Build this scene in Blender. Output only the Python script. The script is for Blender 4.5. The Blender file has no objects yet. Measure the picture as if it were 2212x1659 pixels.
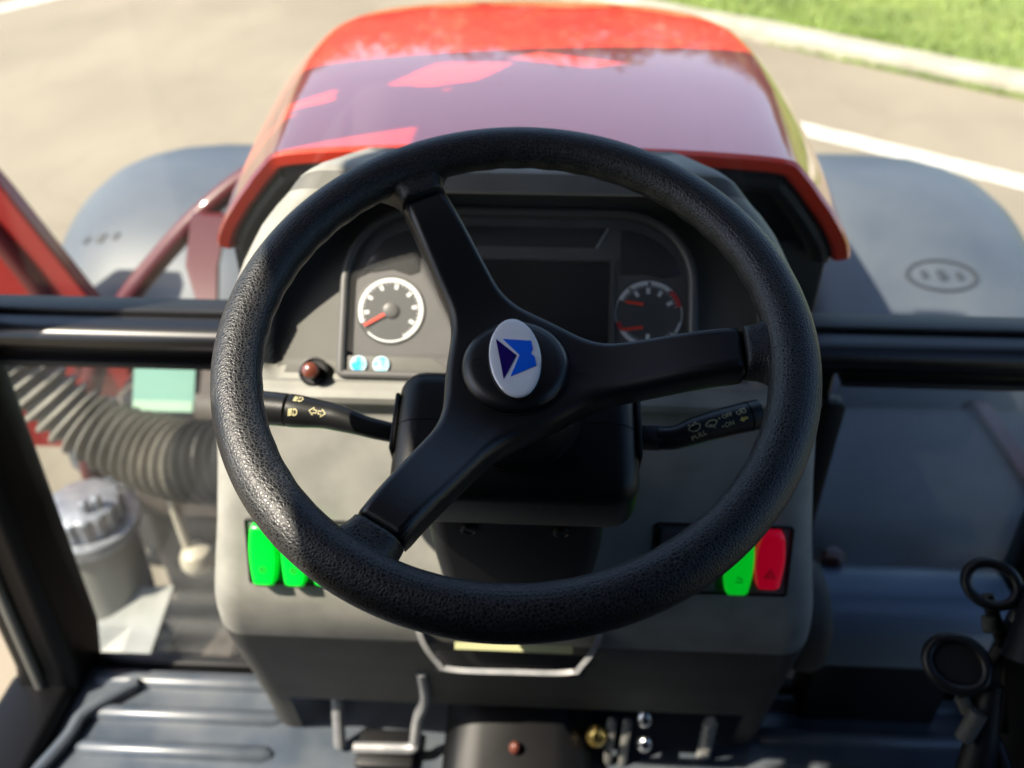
import bpy, bmesh, math, random
from mathutils import Vector, Matrix
R = math.radians
random.seed(4)
EYE = 2.1                      # eye height above the road; heights below are written relative to it
sc = bpy.context.scene

# ---------------------------------------------------------------- camera, sky, sun, exposure
cam_d = bpy.data.cameras.new('camera')
cam = bpy.data.objects.new('camera', cam_d)
sc.collection.objects.link(cam)
sc.camera = cam
cam.location = (0.022, 0, EYE)
cam.rotation_euler = (R(90 - 35.0), 0, R(2.6))
cam_d.sensor_width = 36
cam_d.lens = 36 * 1850 / 2212
cam_d.clip_start = 0.02
cam_d.clip_end = 2000
cam_d.dof.use_dof = True
cam_d.dof.focus_distance = 0.56
cam_d.dof.aperture_fstop = 4.6

SUN_EL, SUN_AZ = 52.0, 25.0    # azimuth: degrees behind due left
to_sun = Vector((-math.cos(R(SUN_EL)) * math.cos(R(SUN_AZ)), -math.cos(R(SUN_EL)) * math.sin(R(SUN_AZ)), math.sin(R(SUN_EL))))
world = bpy.data.worlds.new('World')
sc.world = world
world.use_nodes = True
wn = world.node_tree
sky = wn.nodes.new('ShaderNodeTexSky')
sky.sky_type = 'NISHITA'
sky.sun_disc = False
sky.sun_elevation = R(SUN_EL)
sky.sun_rotation = math.atan2(to_sun.x, to_sun.y)
sky.air_density = 1.0
sky.dust_density = 1.4
bg = wn.nodes['Background']
bg.inputs['Strength'].default_value = 0.15
wn.links.new(sky.outputs[0], bg.inputs['Color'])
sun_d = bpy.data.lights.new('sun', 'SUN')
sun_d.energy = 5.0
sun_d.angle = R(0.55)
sun_d.color = (1.0, 0.90, 0.74)
sun = bpy.data.objects.new('sun', sun_d)
sc.collection.objects.link(sun)
sun.rotation_euler = to_sun.to_track_quat('Z', 'Y').to_euler()
vs = sc.view_settings
vs.view_transform = 'Standard'
vs.look = 'None'
vs.gamma = 1
vs.exposure = 1.32
sc.cycles.use_denoising = True
sc.cycles.max_bounces = 8
sc.cycles.transparent_max_bounces = 12
sc.cycles.caustics_reflective = False
sc.cycles.caustics_refractive = False

# ---------------------------------------------------------------- materials
def mat(name, col, rough=0.5, metal=0.0, spec=0.5, coat=0.0, coat_rough=0.05, emis=None, es=0.0):
    m = bpy.data.materials.new(name)
    m.use_nodes = True
    b = m.node_tree.nodes['Principled BSDF']
    b.inputs['Base Color'].default_value = (*col, 1)
    b.inputs['Roughness'].default_value = rough
    b.inputs['Metallic'].default_value = metal
    b.inputs['Specular IOR Level'].default_value = spec
    b.inputs['Coat Weight'].default_value = coat
    b.inputs['Coat Roughness'].default_value = coat_rough
    if emis:
        b.inputs['Emission Color'].default_value = (*emis, 1)
        b.inputs['Emission Strength'].default_value = es
    return m
def nd(m, t, **kw):
    n = m.node_tree.nodes.new(t)
    for k, v in kw.items():
        if k in n.inputs: n.inputs[k].default_value = v
        else: setattr(n, k, v)
    return n
def lk(m, a, b): m.node_tree.links.new(a, b)
def bsdf(m): return m.node_tree.nodes['Principled BSDF']
def coord(m, out='Object'): return nd(m, 'ShaderNodeTexCoord').outputs[out]
def bump_noise(m, scale, dist, strength=0.5, detail=3):
    n = nd(m, 'ShaderNodeTexNoise', Scale=scale, Detail=detail)
    lk(m, coord(m), n.inputs['Vector'])
    b = nd(m, 'ShaderNodeBump', Strength=strength, Distance=dist)
    lk(m, n.outputs[0], b.inputs['Height'])
    lk(m, b.outputs[0], bsdf(m).inputs['Normal'])
    return m
def mottled(m, c1, c2, scale, detail=4, lo=0.35, hi=0.65, rough=None):
    n = nd(m, 'ShaderNodeTexNoise', Scale=scale, Detail=detail)
    lk(m, coord(m), n.inputs['Vector'])
    r = nd(m, 'ShaderNodeValToRGB')
    r.color_ramp.elements[0].position = lo; r.color_ramp.elements[0].color = (*c1, 1)
    r.color_ramp.elements[1].position = hi; r.color_ramp.elements[1].color = (*c2, 1)
    lk(m, n.outputs[0], r.inputs[0])
    lk(m, r.outputs[0], bsdf(m).inputs['Base Color'])
    if rough:
        q = nd(m, 'ShaderNodeMapRange'); q.inputs['To Min'].default_value = rough[0]; q.inputs['To Max'].default_value = rough[1]
        lk(m, n.outputs[0], q.inputs['Value']); lk(m, q.outputs[0], bsdf(m).inputs['Roughness'])
    return m
def leather():
    m = mat('leather', (0.010, 0.0105, 0.0115), 0.40, spec=0.48)
    tc = coord(m)
    wob = nd(m, 'ShaderNodeTexNoise', Scale=160, Detail=2)
    lk(m, tc, wob.inputs['Vector'])
    mx = nd(m, 'ShaderNodeMixRGB', Fac=0.0018, blend_type='ADD')
    lk(m, tc, mx.inputs[1]); lk(m, wob.outputs[1], mx.inputs[2])
    v = nd(m, 'ShaderNodeTexVoronoi', Scale=430, feature='DISTANCE_TO_EDGE')
    lk(m, mx.outputs[0], v.inputs['Vector'])
    r = nd(m, 'ShaderNodeValToRGB')
    r.color_ramp.elements[0].position = 0.0
    r.color_ramp.elements[1].position = 0.30
    r.color_ramp.interpolation = 'EASE'
    lk(m, v.outputs['Distance'], r.inputs[0])
    b = nd(m, 'ShaderNodeBump', Strength=0.42, Distance=0.0004)
    lk(m, r.outputs[0], b.inputs['Height'])
    lk(m, b.outputs[0], bsdf(m).inputs['Normal'])
    q = nd(m, 'ShaderNodeMapRange'); q.inputs['To Min'].default_value = 0.50; q.inputs['To Max'].default_value = 0.36
    lk(m, r.outputs[0], q.inputs['Value']); lk(m, q.outputs[0], bsdf(m).inputs['Roughness'])
    c = nd(m, 'ShaderNodeValToRGB'); c.color_ramp.elements[1].position = 0.11; c.color_ramp.elements[0].color = (0.042, 0.043, 0.044, 1); c.color_ramp.elements[1].color = (0.0045, 0.005, 0.006, 1)  # lighter creases: pad-edge highlights put into the base colour
    lk(m, v.outputs['Distance'], c.inputs[0]); lk(m, c.outputs[0], bsdf(m).inputs['Base Color'])
    return m
def glass(name, tint, dirt=0.02, dcol=(0.5, 0.5, 0.48)):
    m = bpy.data.materials.new(name)
    m.use_nodes = True
    t = m.node_tree
    for n in list(t.nodes): t.nodes.remove(n)
    out = t.nodes.new('ShaderNodeOutputMaterial')
    tr = t.nodes.new('ShaderNodeBsdfTransparent'); tr.inputs[0].default_value = (*tint, 1)
    gl = t.nodes.new('ShaderNodeBsdfGlossy'); gl.inputs['Roughness'].default_value = 0.02
    fr = t.nodes.new('ShaderNodeLayerWeight'); fr.inputs['Blend'].default_value = 0.5      # facing: the same from both sides of the pane
    pw = t.nodes.new('ShaderNodeMath'); pw.operation = 'POWER'; pw.inputs[1].default_value = 5
    ma = t.nodes.new('ShaderNodeMath'); ma.operation = 'MULTIPLY_ADD'; ma.inputs[1].default_value = 0.9; ma.inputs[2].default_value = 0.022
    t.links.new(fr.outputs['Facing'], pw.inputs[0]); t.links.new(pw.outputs[0], ma.inputs[0])
    mx = t.nodes.new('ShaderNodeMixShader')
    t.links.new(ma.outputs[0], mx.inputs[0]); t.links.new(tr.outputs[0], mx.inputs[1]); t.links.new(gl.outputs[0], mx.inputs[2])
    df = t.nodes.new('ShaderNodeBsdfDiffuse'); df.inputs[0].default_value = (*dcol, 1)
    mx2 = t.nodes.new('ShaderNodeMixShader')
    ns = t.nodes.new('ShaderNodeTexNoise'); ns.inputs['Scale'].default_value = 7; ns.inputs['Detail'].default_value = 5
    tc = t.nodes.new('ShaderNodeTexCoord'); t.links.new(tc.outputs['Object'], ns.inputs['Vector'])
    mr = t.nodes.new('ShaderNodeMapRange'); mr.inputs['From Min'].default_value = 0.3; mr.inputs['From Max'].default_value = 0.75
    mr.inputs['To Min'].default_value = dirt * 0.4; mr.inputs['To Max'].default_value = dirt * 1.6
    t.links.new(ns.outputs[0], mr.inputs['Value']); t.links.new(mr.outputs[0], mx2.inputs[0])
    t.links.new(mx.outputs[0], mx2.inputs[1]); t.links.new(df.outputs[0], mx2.inputs[2])
    t.links.new(mx2.outputs[0], out.inputs[0])
    return m

M = {}
M['leather'] = leather()
M['spoke'] = bump_noise(mat('spoke plastic', (0.007, 0.0075, 0.0085), 0.38, spec=0.6), 1100, 0.0004, 0.35, 2)
M['cap'] = bump_noise(mat('cap plastic', (0.007, 0.0075, 0.008), 0.36, spec=0.6), 700, 0.0004, 0.3, 2)
M['housing'] = bump_noise(mat('housing plastic', (0.005, 0.0055, 0.0065), 0.40, spec=0.3), 600, 0.0004, 0.3, 2)
M['stalk'] = bump_noise(mat('stalk plastic', (0.008, 0.0085, 0.009), 0.36, spec=0.45), 700, 0.0003, 0.2, 2)
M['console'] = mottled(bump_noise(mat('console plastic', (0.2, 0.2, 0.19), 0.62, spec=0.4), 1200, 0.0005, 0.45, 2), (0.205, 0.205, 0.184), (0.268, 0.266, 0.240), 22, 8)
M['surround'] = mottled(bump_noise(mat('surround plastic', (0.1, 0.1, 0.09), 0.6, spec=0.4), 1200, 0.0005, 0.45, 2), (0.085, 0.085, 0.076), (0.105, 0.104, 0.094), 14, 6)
M['cover'] = mottled(bump_noise(mat('console plastic shaded', (0.06, 0.06, 0.055), 0.6, spec=0.35), 1200, 0.0005, 0.45, 2), (0.040, 0.039, 0.035), (0.056, 0.054, 0.048), 18, 7)  # console plastic with the underside's shade put into a darker base colour
M['dark'] = mat('black plastic', (0.006, 0.006, 0.007), 0.5, spec=0.35)
M['rubber'] = mat('black rubber', (0.006, 0.006, 0.0065), 0.5, spec=0.4)
M['white_em'] = mat('white enamel', (0.80, 0.82, 0.85), 0.12, coat=0.6)
M['navy'] = mat('navy print', (0.010, 0.004, 0.13), 0.2, coat=0.5)
M['blue'] = mat('blue print', (0.003, 0.13, 0.80), 0.2, coat=0.5)
M['print'] = mat('pale yellow print', (0.52, 0.47, 0.25), 0.6)
M['print_y'] = mat('yellow print', (0.62, 0.48, 0.08), 0.6)
M['bezel'] = mat('bezel plastic', (0.085, 0.085, 0.083), 0.42)
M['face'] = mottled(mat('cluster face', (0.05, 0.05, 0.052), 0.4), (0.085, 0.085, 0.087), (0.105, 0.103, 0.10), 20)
M['plate'] = mat('cluster dark window', (0.028, 0.029, 0.03), 0.2)
M['screen'] = mat('screen', (0.002, 0.002, 0.0025), 0.25, spec=0.3)
M['dial'] = mat('dial', (0.06, 0.063, 0.064), 0.4)
M['scale'] = mat('dial white', (0.75, 0.77, 0.76), 0.5)
M['scale_red'] = mat('dial red', (0.55, 0.03, 0.03), 0.5)
M['needle'] = mat('needle', (0.85, 0.06, 0.025), 0.4)
M['lens'] = glass('cluster lens', (0.97, 0.97, 0.97), 0.022, (0.6, 0.6, 0.58))
M['btn'] = mottled(mat('blue button', (0.05, 0.5, 0.8), 0.25), (0.03, 0.42, 0.72), (0.35, 0.75, 0.9), 120, 2, 0.45, 0.6)
M['btn_ring'] = mat('pale button rim', (0.55, 0.68, 0.72), 0.3)
M['green'] = mat('lit green switch', (0.0, 0.50, 0.03), 0.28, emis=(0.0, 1.0, 0.03), es=0.15)
M['red_sw'] = mat('lit red switch', (0.45, 0.004, 0.03), 0.28, emis=(0.9, 0.0, 0.03), es=0.10)
M['icon'] = mat('dark switch print', (0.02, 0.03, 0.02), 0.6)
M['chrome'] = mat('bright metal', (0.62, 0.63, 0.65), 0.25, metal=1)
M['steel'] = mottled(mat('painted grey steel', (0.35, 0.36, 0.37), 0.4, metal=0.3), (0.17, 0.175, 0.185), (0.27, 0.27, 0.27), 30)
M['brass'] = mat('brass', (0.62, 0.45, 0.14), 0.3, metal=0.9)
M['copper'] = mat('copper knob', (0.12, 0.035, 0.022), 0.3, coat=0.5)
M['label'] = mat('yellowish label', (0.36, 0.37, 0.20), 0.5)
M['mat_rub'] = mottled(mat('floor rubber', (0.03, 0.03, 0.032), 0.38, spec=0.6), (0.045, 0.058, 0.076), (0.085, 0.096, 0.108), 11, 7, rough=(0.28, 0.45))
M['cab_black'] = mat('cab black paint', (0.003, 0.003, 0.0035), 0.45, spec=0.2)
M['bar'] = mat('bar paint', (0.005, 0.005, 0.0055), 0.33, spec=0.5)
M['seal'] = mat('dusty seal', (0.10, 0.097, 0.085), 0.6)
M['headliner'] = mat('headliner', (0.035, 0.035, 0.035), 0.9)
M['door_glass'] = glass('door glass', (0.66, 0.72, 0.78), 0.01)
M['tint_glass'] = glass('tinted glass', (0.13, 0.15, 0.15), 0.004)
M['leaf'] = mottled(mat('leaves', (0.06, 0.1, 0.02), 0.55), (0.045, 0.075, 0.015), (0.10, 0.14, 0.03), 1.3, 3)
M['bark'] = mottled(mat('bark', (0.09, 0.07, 0.05), 0.9), (0.06, 0.045, 0.035), (0.13, 0.10, 0.075), 6)
M['windshield'] = glass('windshield glass', (0.97, 0.985, 0.975), 0.018)
M['dusty_glass'] = glass('dusty lower glass', (0.80, 0.83, 0.84), 0.24, (0.44, 0.50, 0.57))
M['low_glass'] = glass('lower glass', (0.88, 0.90, 0.89), 0.07)
M['hood'] = mat('red paint', (0.93, 0.046, 0.012), 0.40, spec=0.3, coat=1.0, coat_rough=0.03)
M['hood'].node_tree.nodes['Principled BSDF'].inputs['Coat IOR'].default_value = 1.6
M['red2'] = mat('red chassis paint', (0.075, 0.006, 0.008), 0.4, spec=0.3, coat=0.5)
M['red3'] = mat('red panel paint', (0.24, 0.008, 0.007), 0.35, spec=0.2, coat=0.6)
M['fender'] = mottled(mat('fender plastic', (0.14, 0.15, 0.16), 0.5), (0.046, 0.058, 0.078), (0.082, 0.094, 0.110), 3, 6, rough=(0.4, 0.6))
M['emblem'] = mat('emblem plastic', (0.032, 0.037, 0.044), 0.5)
M['tyre'] = mat('tyre', (0.02, 0.02, 0.02), 0.8)
M['rim_paint'] = mat('wheel rim paint', (0.5, 0.48, 0.42), 0.4)
M['hose'] = mottled(mat('hose rubber', (0.10, 0.10, 0.095), 0.55), (0.12, 0.112, 0.098), (0.26, 0.24, 0.20), 8)
M['mint'] = mat('mint plate', (0.14, 0.31, 0.25), 0.4)
M['mint2'] = mat('pale mint stripe', (0.30, 0.45, 0.34), 0.4)
M['alu'] = mottled(mat('cast aluminium', (0.50, 0.52, 0.56), 0.42, metal=0.6), (0.26, 0.275, 0.31), (0.38, 0.39, 0.42), 40)
M['bowl'] = mat('cloudy bowl', (0.26, 0.25, 0.22), 0.25)
M['cream'] = mat('cream cap', (0.42, 0.38, 0.30), 0.4)
M['galv'] = mottled(mat('galvanised sheet', (0.45, 0.45, 0.43), 0.45, metal=0.2), (0.18, 0.18, 0.17), (0.28, 0.28, 0.265), 6)
M['engine'] = mottled(mat('engine casting', (0.07, 0.055, 0.045), 0.6), (0.040, 0.033, 0.030), (0.12, 0.095, 0.08), 9, 5)
M['duct'] = mat('duct plastic', (0.19, 0.245, 0.32), 0.28)
M['tank'] = mottled(mat('tank plastic', (0.02, 0.02, 0.022), 0.45), (0.03, 0.032, 0.036), (0.06, 0.063, 0.068), 5)

def asphalt():
    m = mat('sunlit asphalt', (0.3, 0.26, 0.2), 0.85, spec=0.2)
    tc = coord(m)
    n = nd(m, 'ShaderNodeTexNoise', Scale=0.7, Detail=8); mp = nd(m, 'ShaderNodeMapping')
    mp.inputs['Scale'].default_value = (1, 0.45, 1); mp.inputs['Rotation'].default_value = (0, 0, R(-38))
    lk(m, tc, mp.inputs[0]); lk(m, mp.outputs[0], n.inputs['Vector'])
    r = nd(m, 'ShaderNodeValToRGB')
    r.color_ramp.elements[0].position = 0.33; r.color_ramp.elements[0].color = (0.202, 0.171, 0.127, 1)
    r.color_ramp.elements[1].position = 0.68; r.color_ramp.elements[1].color = (0.266, 0.226, 0.166, 1)
    lk(m, n.outputs[0], r.inputs[0]); lk(m, r.outputs[0], bsdf(m).inputs['Base Color'])
    st = nd(m, 'ShaderNodeTexNoise', Scale=0.35, Detail=9); lk(m, tc, st.inputs['Vector'])
    sr_ = nd(m, 'ShaderNodeValToRGB'); sr_.color_ramp.elements[0].position = 0.40; sr_.color_ramp.elements[0].color = (0.90, 0.90, 0.91, 1); sr_.color_ramp.elements[1].position = 0.52; sr_.color_ramp.elements[1].color = (1, 1, 1, 1)
    lk(m, st.outputs[0], sr_.inputs[0])
    cv = nd(m, 'ShaderNodeTexVoronoi', Scale=0.8, feature='DISTANCE_TO_EDGE'); wb = nd(m, 'ShaderNodeTexNoise', Scale=2.2, Detail=5); lk(m, tc, wb.inputs['Vector'])
    wa = nd(m, 'ShaderNodeMixRGB', Fac=0.35, blend_type='ADD'); lk(m, tc, wa.inputs[1]); lk(m, wb.outputs[1], wa.inputs[2]); lk(m, wa.outputs[0], cv.inputs['Vector'])
    cr = nd(m, 'ShaderNodeValToRGB'); cr.color_ramp.elements[0].position = 0.0; cr.color_ramp.elements[0].color = (0.62, 0.60, 0.58, 1); cr.color_ramp.elements[1].position = 0.02; cr.color_ramp.elements[1].color = (1, 1, 1, 1)
    lk(m, cv.outputs['Distance'], cr.inputs[0])
    m1 = nd(m, 'ShaderNodeMixRGB', Fac=1.0, blend_type='MULTIPLY'); lk(m, r.outputs[0], m1.inputs[1]); lk(m, sr_.outputs[0], m1.inputs[2])
    m2 = nd(m, 'ShaderNodeMixRGB', Fac=0.22, blend_type='MULTIPLY'); lk(m, m1.outputs[0], m2.inputs[1]); lk(m, cr.outputs[0], m2.inputs[2]); lk(m, m2.outputs[0], bsdf(m).inputs['Base Color'])
    g = nd(m, 'ShaderNodeTexNoise', Scale=160, Detail=3); lk(m, tc, g.inputs['Vector'])
    b = nd(m, 'ShaderNodeBump', Strength=0.5, Distance=0.006); lk(m, g.outputs[0], b.inputs['Height']); lk(m, b.outputs[0], bsdf(m).inputs['Normal'])
    return m
M['asphalt'] = asphalt()
M['paint'] = mottled(mat('road paint', (0.7, 0.66, 0.55), 0.7), (0.42, 0.39, 0.33), (0.60, 0.57, 0.50), 8, 6)
M['kerb'] = mottled(mat('kerb concrete', (0.4, 0.37, 0.3), 0.8), (0.27, 0.24, 0.185), (0.38, 0.345, 0.27), 3, 6)
M['soil'] = mottled(mat('turf soil', (0.10, 0.16, 0.03), 0.9), (0.11, 0.14, 0.03), (0.18, 0.22, 0.045), 1.2, 6)
M['grass'] = mottled(mat('grass', (0.10, 0.2, 0.03), 0.6), (0.11, 0.17, 0.025), (0.22, 0.30, 0.05), 0.9, 4)
M['stone'] = mottled(mat('pale stone', (0.5, 0.47, 0.4), 0.8), (0.38, 0.35, 0.3), (0.58, 0.55, 0.48), 5)

# ---------------------------------------------------------------- mesh helpers
def rbox(x0, x1, y0, y1, z0, z1, r=0.0, seg=3):
    bm = bmesh.new()
    bmesh.ops.create_cube(bm, size=1)
    for v in bm.verts:
        v.co = Vector(((x0 + x1) / 2 + v.co.x * (x1 - x0), (y0 + y1) / 2 + v.co.y * (y1 - y0), (z0 + z1) / 2 + v.co.z * (z1 - z0)))
    if r > 0: bmesh.ops.bevel(bm, geom=bm.edges[:], offset=r, segments=seg, profile=0.5, affect='EDGES')
    return bmvf(bm)
def bmvf(bm):
    bm.verts.index_update()
    vf = ([v.co.copy() for v in bm.verts], [[v.index for v in f.verts] for f in bm.faces])
    bm.free()
    return vf
def loft(rings, closed=True, cap=True):
    n = len(rings[0]); V = [Vector(p) for r in rings for p in r]; F = []
    for i in range(len(rings) - 1):
        for j in range(n if closed else n - 1):
            a, b = i * n + j, i * n + (j + 1) % n
            F.append([a, b, b + n, a + n])
    if cap and closed:
        F.append(list(range(n))[::-1]); F.append([(len(rings) - 1) * n + j for j in range(n)])
    return V, F
def comb(*vfs):
    V, F = [], []
    for v, f in vfs:
        o = len(V); V += list(v); F += [[i + o for i in q] for q in f]
    return V, F
def xf(vf, m): return [m @ Vector(v) for v in vf[0]], vf[1]
def smooth_path(pts, n=10):
    P = [Vector(p) for p in pts]; out = []
    for i in range(len(P) - 1):
        p0, p1, p2, p3 = P[max(i - 1, 0)], P[i], P[i + 1], P[min(i + 2, len(P) - 1)]
        for k in range(n):
            t = k / n
            out.append(0.5 * ((2 * p1) + (p2 - p0) * t + (2 * p0 - 5 * p1 + 4 * p2 - p3) * t * t + (3 * p1 - p0 - 3 * p2 + p3) * t ** 3))
    out.append(P[-1])
    return out
def frames(path):
    P = [Vector(p) for p in path]; out = []; ref = None
    for i, p in enumerate(P):
        t = (P[min(i + 1, len(P) - 1)] - P[max(i - 1, 0)]).normalized()
        if ref is None: ref = t.orthogonal().normalized()
        a = (ref - t * ref.dot(t)).normalized(); ref = a
        out.append((p, t, a, t.cross(a)))
    return out
def tube(path, r, n=16, cap=True):
    rings = []
    for i, (p, t, a, b) in enumerate(frames(path)):
        rr = r[i] if isinstance(r, (list, tuple)) else r
        rings.append([p + (a * math.cos(2 * math.pi * k / n) + b * math.sin(2 * math.pi * k / n)) * rr for k in range(n)])
    return loft(rings, True, cap)
def lathe(prof, n=32, m=Matrix()):
    rings = [[m @ Vector((r * math.cos(2 * math.pi * k / n), r * math.sin(2 * math.pi * k / n), z)) for k in range(n)] for r, z in prof]
    return loft(rings, True, True)
def area2(p): return sum(p[i][0] * p[(i + 1) % len(p)][1] - p[(i + 1) % len(p)][0] * p[i][1] for i in range(len(p)))
def inset(poly, d):
    n = len(poly); out = []
    s = 1 if area2(poly) > 0 else -1
    for i in range(n):
        a, b, c = Vector(poly[i - 1]), Vector(poly[i]), Vector(poly[(i + 1) % n])
        e1, e2 = (b - a), (c - b)
        if e1.length < 1e-9: e1 = e2
        if e2.length < 1e-9: e2 = e1
        n1 = Vector((-e1.y, e1.x)).normalized() * s; n2 = Vector((-e2.y, e2.x)).normalized() * s
        q = n1 + n2
        q = q / max(q.length_squared / 2, 0.35) if q.length > 1e-6 else n1
        out.append((b.x + q.x * d, b.y + q.y * d))
    return out
def prism(poly, z0, z1, bev=0.0, seg=3):
    rings = [[(x, y, z0) for x, y in poly]]
    if bev > 0:
        for k in range(seg + 1):
            a = math.pi / 2 * k / seg
            rings.append([(x, y, z1 - bev + bev * math.sin(a)) for x, y in inset(poly, bev * (1 - math.cos(a)))])
    else: rings.append([(x, y, z1) for x, y in poly])
    if area2(poly) < 0: rings = [r[::-1] for r in rings]
    return loft(rings)
def roundrect(x0, x1, y0, y1, r, seg=8):
    rs = r if isinstance(r, (list, tuple)) else [r] * 4       # bottom left, bottom right, top right, top left
    out = []
    for (cx, cy, a0, q) in ((x0 + rs[0], y0 + rs[0], 180, rs[0]), (x1 - rs[1], y0 + rs[1], 270, rs[1]), (x1 - rs[2], y1 - rs[2], 0, rs[2]), (x0 + rs[3], y1 - rs[3], 90, rs[3])):
        for k in range(seg + 1):
            a = R(a0 + 90 * k / seg); out.append((cx + q * math.cos(a), cy + q * math.sin(a)))
    return out
def annulus(cx, cy, r0, r1, a0, a1, z0, z1, n=40):
    rings = []
    for k in range(n + 1):
        a = R(a0 + (a1 - a0) * k / n); c, s = math.cos(a), math.sin(a)
        rings.append([(cx + r0 * c, cy + r0 * s, z0), (cx + r1 * c, cy + r1 * s, z0), (cx + r1 * c, cy + r1 * s, z1), (cx + r0 * c, cy + r0 * s, z1)])
    return loft(rings)
def stroke(pts, w, closed=False):
    """flat 2-D ribbon along a polyline"""
    P = [Vector(p) for p in pts]; n = len(P); L, Rr = [], []
    for i in range(n):
        a = P[i - 1] if (i > 0 or closed) else P[i]; b = P[(i + 1) % n] if (i < n - 1 or closed) else P[i]
        t = (b - a).normalized(); q = Vector((-t.y, t.x)) * w / 2
        L.append(P[i] + q); Rr.append(P[i] - q)
    V = [(p.x, p.y, 0) for p in L] + [(p.x, p.y, 0) for p in Rr]
    F = [[i, i + n, (i + 1) % n + n, (i + 1) % n] for i in range(n if closed else n - 1)]
    return V, F
def arc2(cx, cy, r, a0, a1, n=14): return [(cx + r * math.cos(R(a0 + (a1 - a0) * k / n)), cy + r * math.sin(R(a0 + (a1 - a0) * k / n))) for k in range(n + 1)]
def text2(s, size):
    cu = bpy.data.curves.new('lettering', 'FONT'); cu.body = s; cu.size = size; cu.align_x = 'CENTER'; cu.align_y = 'CENTER'; cu.resolution_u = 3
    o = bpy.data.objects.new('lettering', cu); sc.collection.objects.link(o)
    me = o.evaluated_get(bpy.context.evaluated_depsgraph_get()).to_mesh()
    vf = ([v.co.copy() for v in me.vertices], [list(p.vertices) for p in me.polygons])
    bpy.data.objects.remove(o); bpy.data.curves.remove(cu)
    return vf

BASE = {}
def thing(name, loc, label, cat, group=None, rotx=0.0):
    o = bpy.data.objects.new(name, None); o.empty_display_size = 0.05
    sc.collection.objects.link(o)
    o.location = (loc[0], loc[1], loc[2] + EYE); o.rotation_euler = (rotx, 0, 0)
    o['label'] = label; o['category'] = cat
    if group: o['group'] = group
    BASE[o.name] = Vector(loc)
    return o
def obj(name, vf, m, parent=None, local=False, sharp=35, label=None, cat=None, group=None, kind=None, base=None):
    """one mesh object; vertices are given relative to the eye unless local (then in the parent's frame)"""
    V, F = vf
    me = bpy.data.meshes.new(name)
    if local: off = Vector((0, 0, 0))
    elif parent is not None: off = BASE[parent.name]
    else: off = Vector(base) if base else Vector((sum(v[0] for v in V) / len(V), sum(v[1] for v in V) / len(V), min(v[2] for v in V)))
    me.from_pydata([tuple(Vector(v) - off) for v in V], [], [list(f) for f in F])
    me.materials.append(M[m] if isinstance(m, str) else m)
    bm = bmesh.new(); bm.from_mesh(me); bmesh.ops.recalc_face_normals(bm, faces=bm.faces[:]); bm.to_mesh(me); bm.free()
    if sharp:
        me.polygons.foreach_set('use_smooth', [True] * len(me.polygons))
        me.set_sharp_from_angle(angle=R(sharp))
    o = bpy.data.objects.new(name, me); sc.collection.objects.link(o)
    if parent is None:
        o.location = (off.x, off.y, off.z + EYE); BASE[o.name] = off
    else:
        o.parent = parent; BASE[o.name] = BASE[parent.name]
    if label: o['label'] = label
    if cat: o['category'] = cat
    if group: o['group'] = group
    if kind: o['kind'] = kind
    return o

# ================================================================ the setting: road, verge
FLOOR = -1.16
GZ = -EYE
S = 600
obj('road', ([(-S, -S, GZ), (S, -S, GZ), (S, S, GZ), (-S, S, GZ)], [[0, 1, 2, 3]]), 'asphalt', kind='structure', sharp=0, base=(0, 0, GZ))
kd = Vector((0.713, -0.701, 0)); kn = Vector((0.701, 0.713, 0)); k0 = Vector((2.0, 9.14, GZ))
def kp(s, n, z): q = k0 + kd * s + kn * n; return (q.x, q.y, GZ + z)
def kerb_sections():
    rings = []
    for i in range(-40, 41):
        s = i * 1.0; w = 0.012 * math.sin(i * 1.7); h = 0.008 * math.sin(i * 2.3 + 1)
        rings.append([kp(s, -0.02 + w, -0.1), kp(s, 0.0 + w, 0.09 + h), kp(s, 0.03 + w, 0.12 + h), kp(s, 0.30 + w, 0.125 + h), kp(s, 0.32 + w, 0.10 + h), kp(s, 0.33 + w, -0.1)])
    return loft(rings)
obj('kerb', kerb_sections(), 'kerb', kind='structure', sharp=30)
def verge():
    V, F = [], []; nx, ny = 80, 60
    for j in range(ny + 1):
        for i in range(nx + 1):
            n = 0.31 + (j / ny) ** 2.2 * 300; s = (i / nx - 0.5) * (60 + n * 3)
            z = 0.09 + 0.05 * math.sin(s * 1.3 + n) * math.sin(n * 0.9 + 2) + 0.012 * n ** 0.8
            V.append(kp(s, n, z))
    for j in range(ny):
        for i in range(nx):
            a = j * (nx + 1) + i; F.append([a, a + 1, a + nx + 2, a + nx + 1])
    return V, F
obj('grass_verge', verge(), 'soil', kind='structure', sharp=60)
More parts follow.
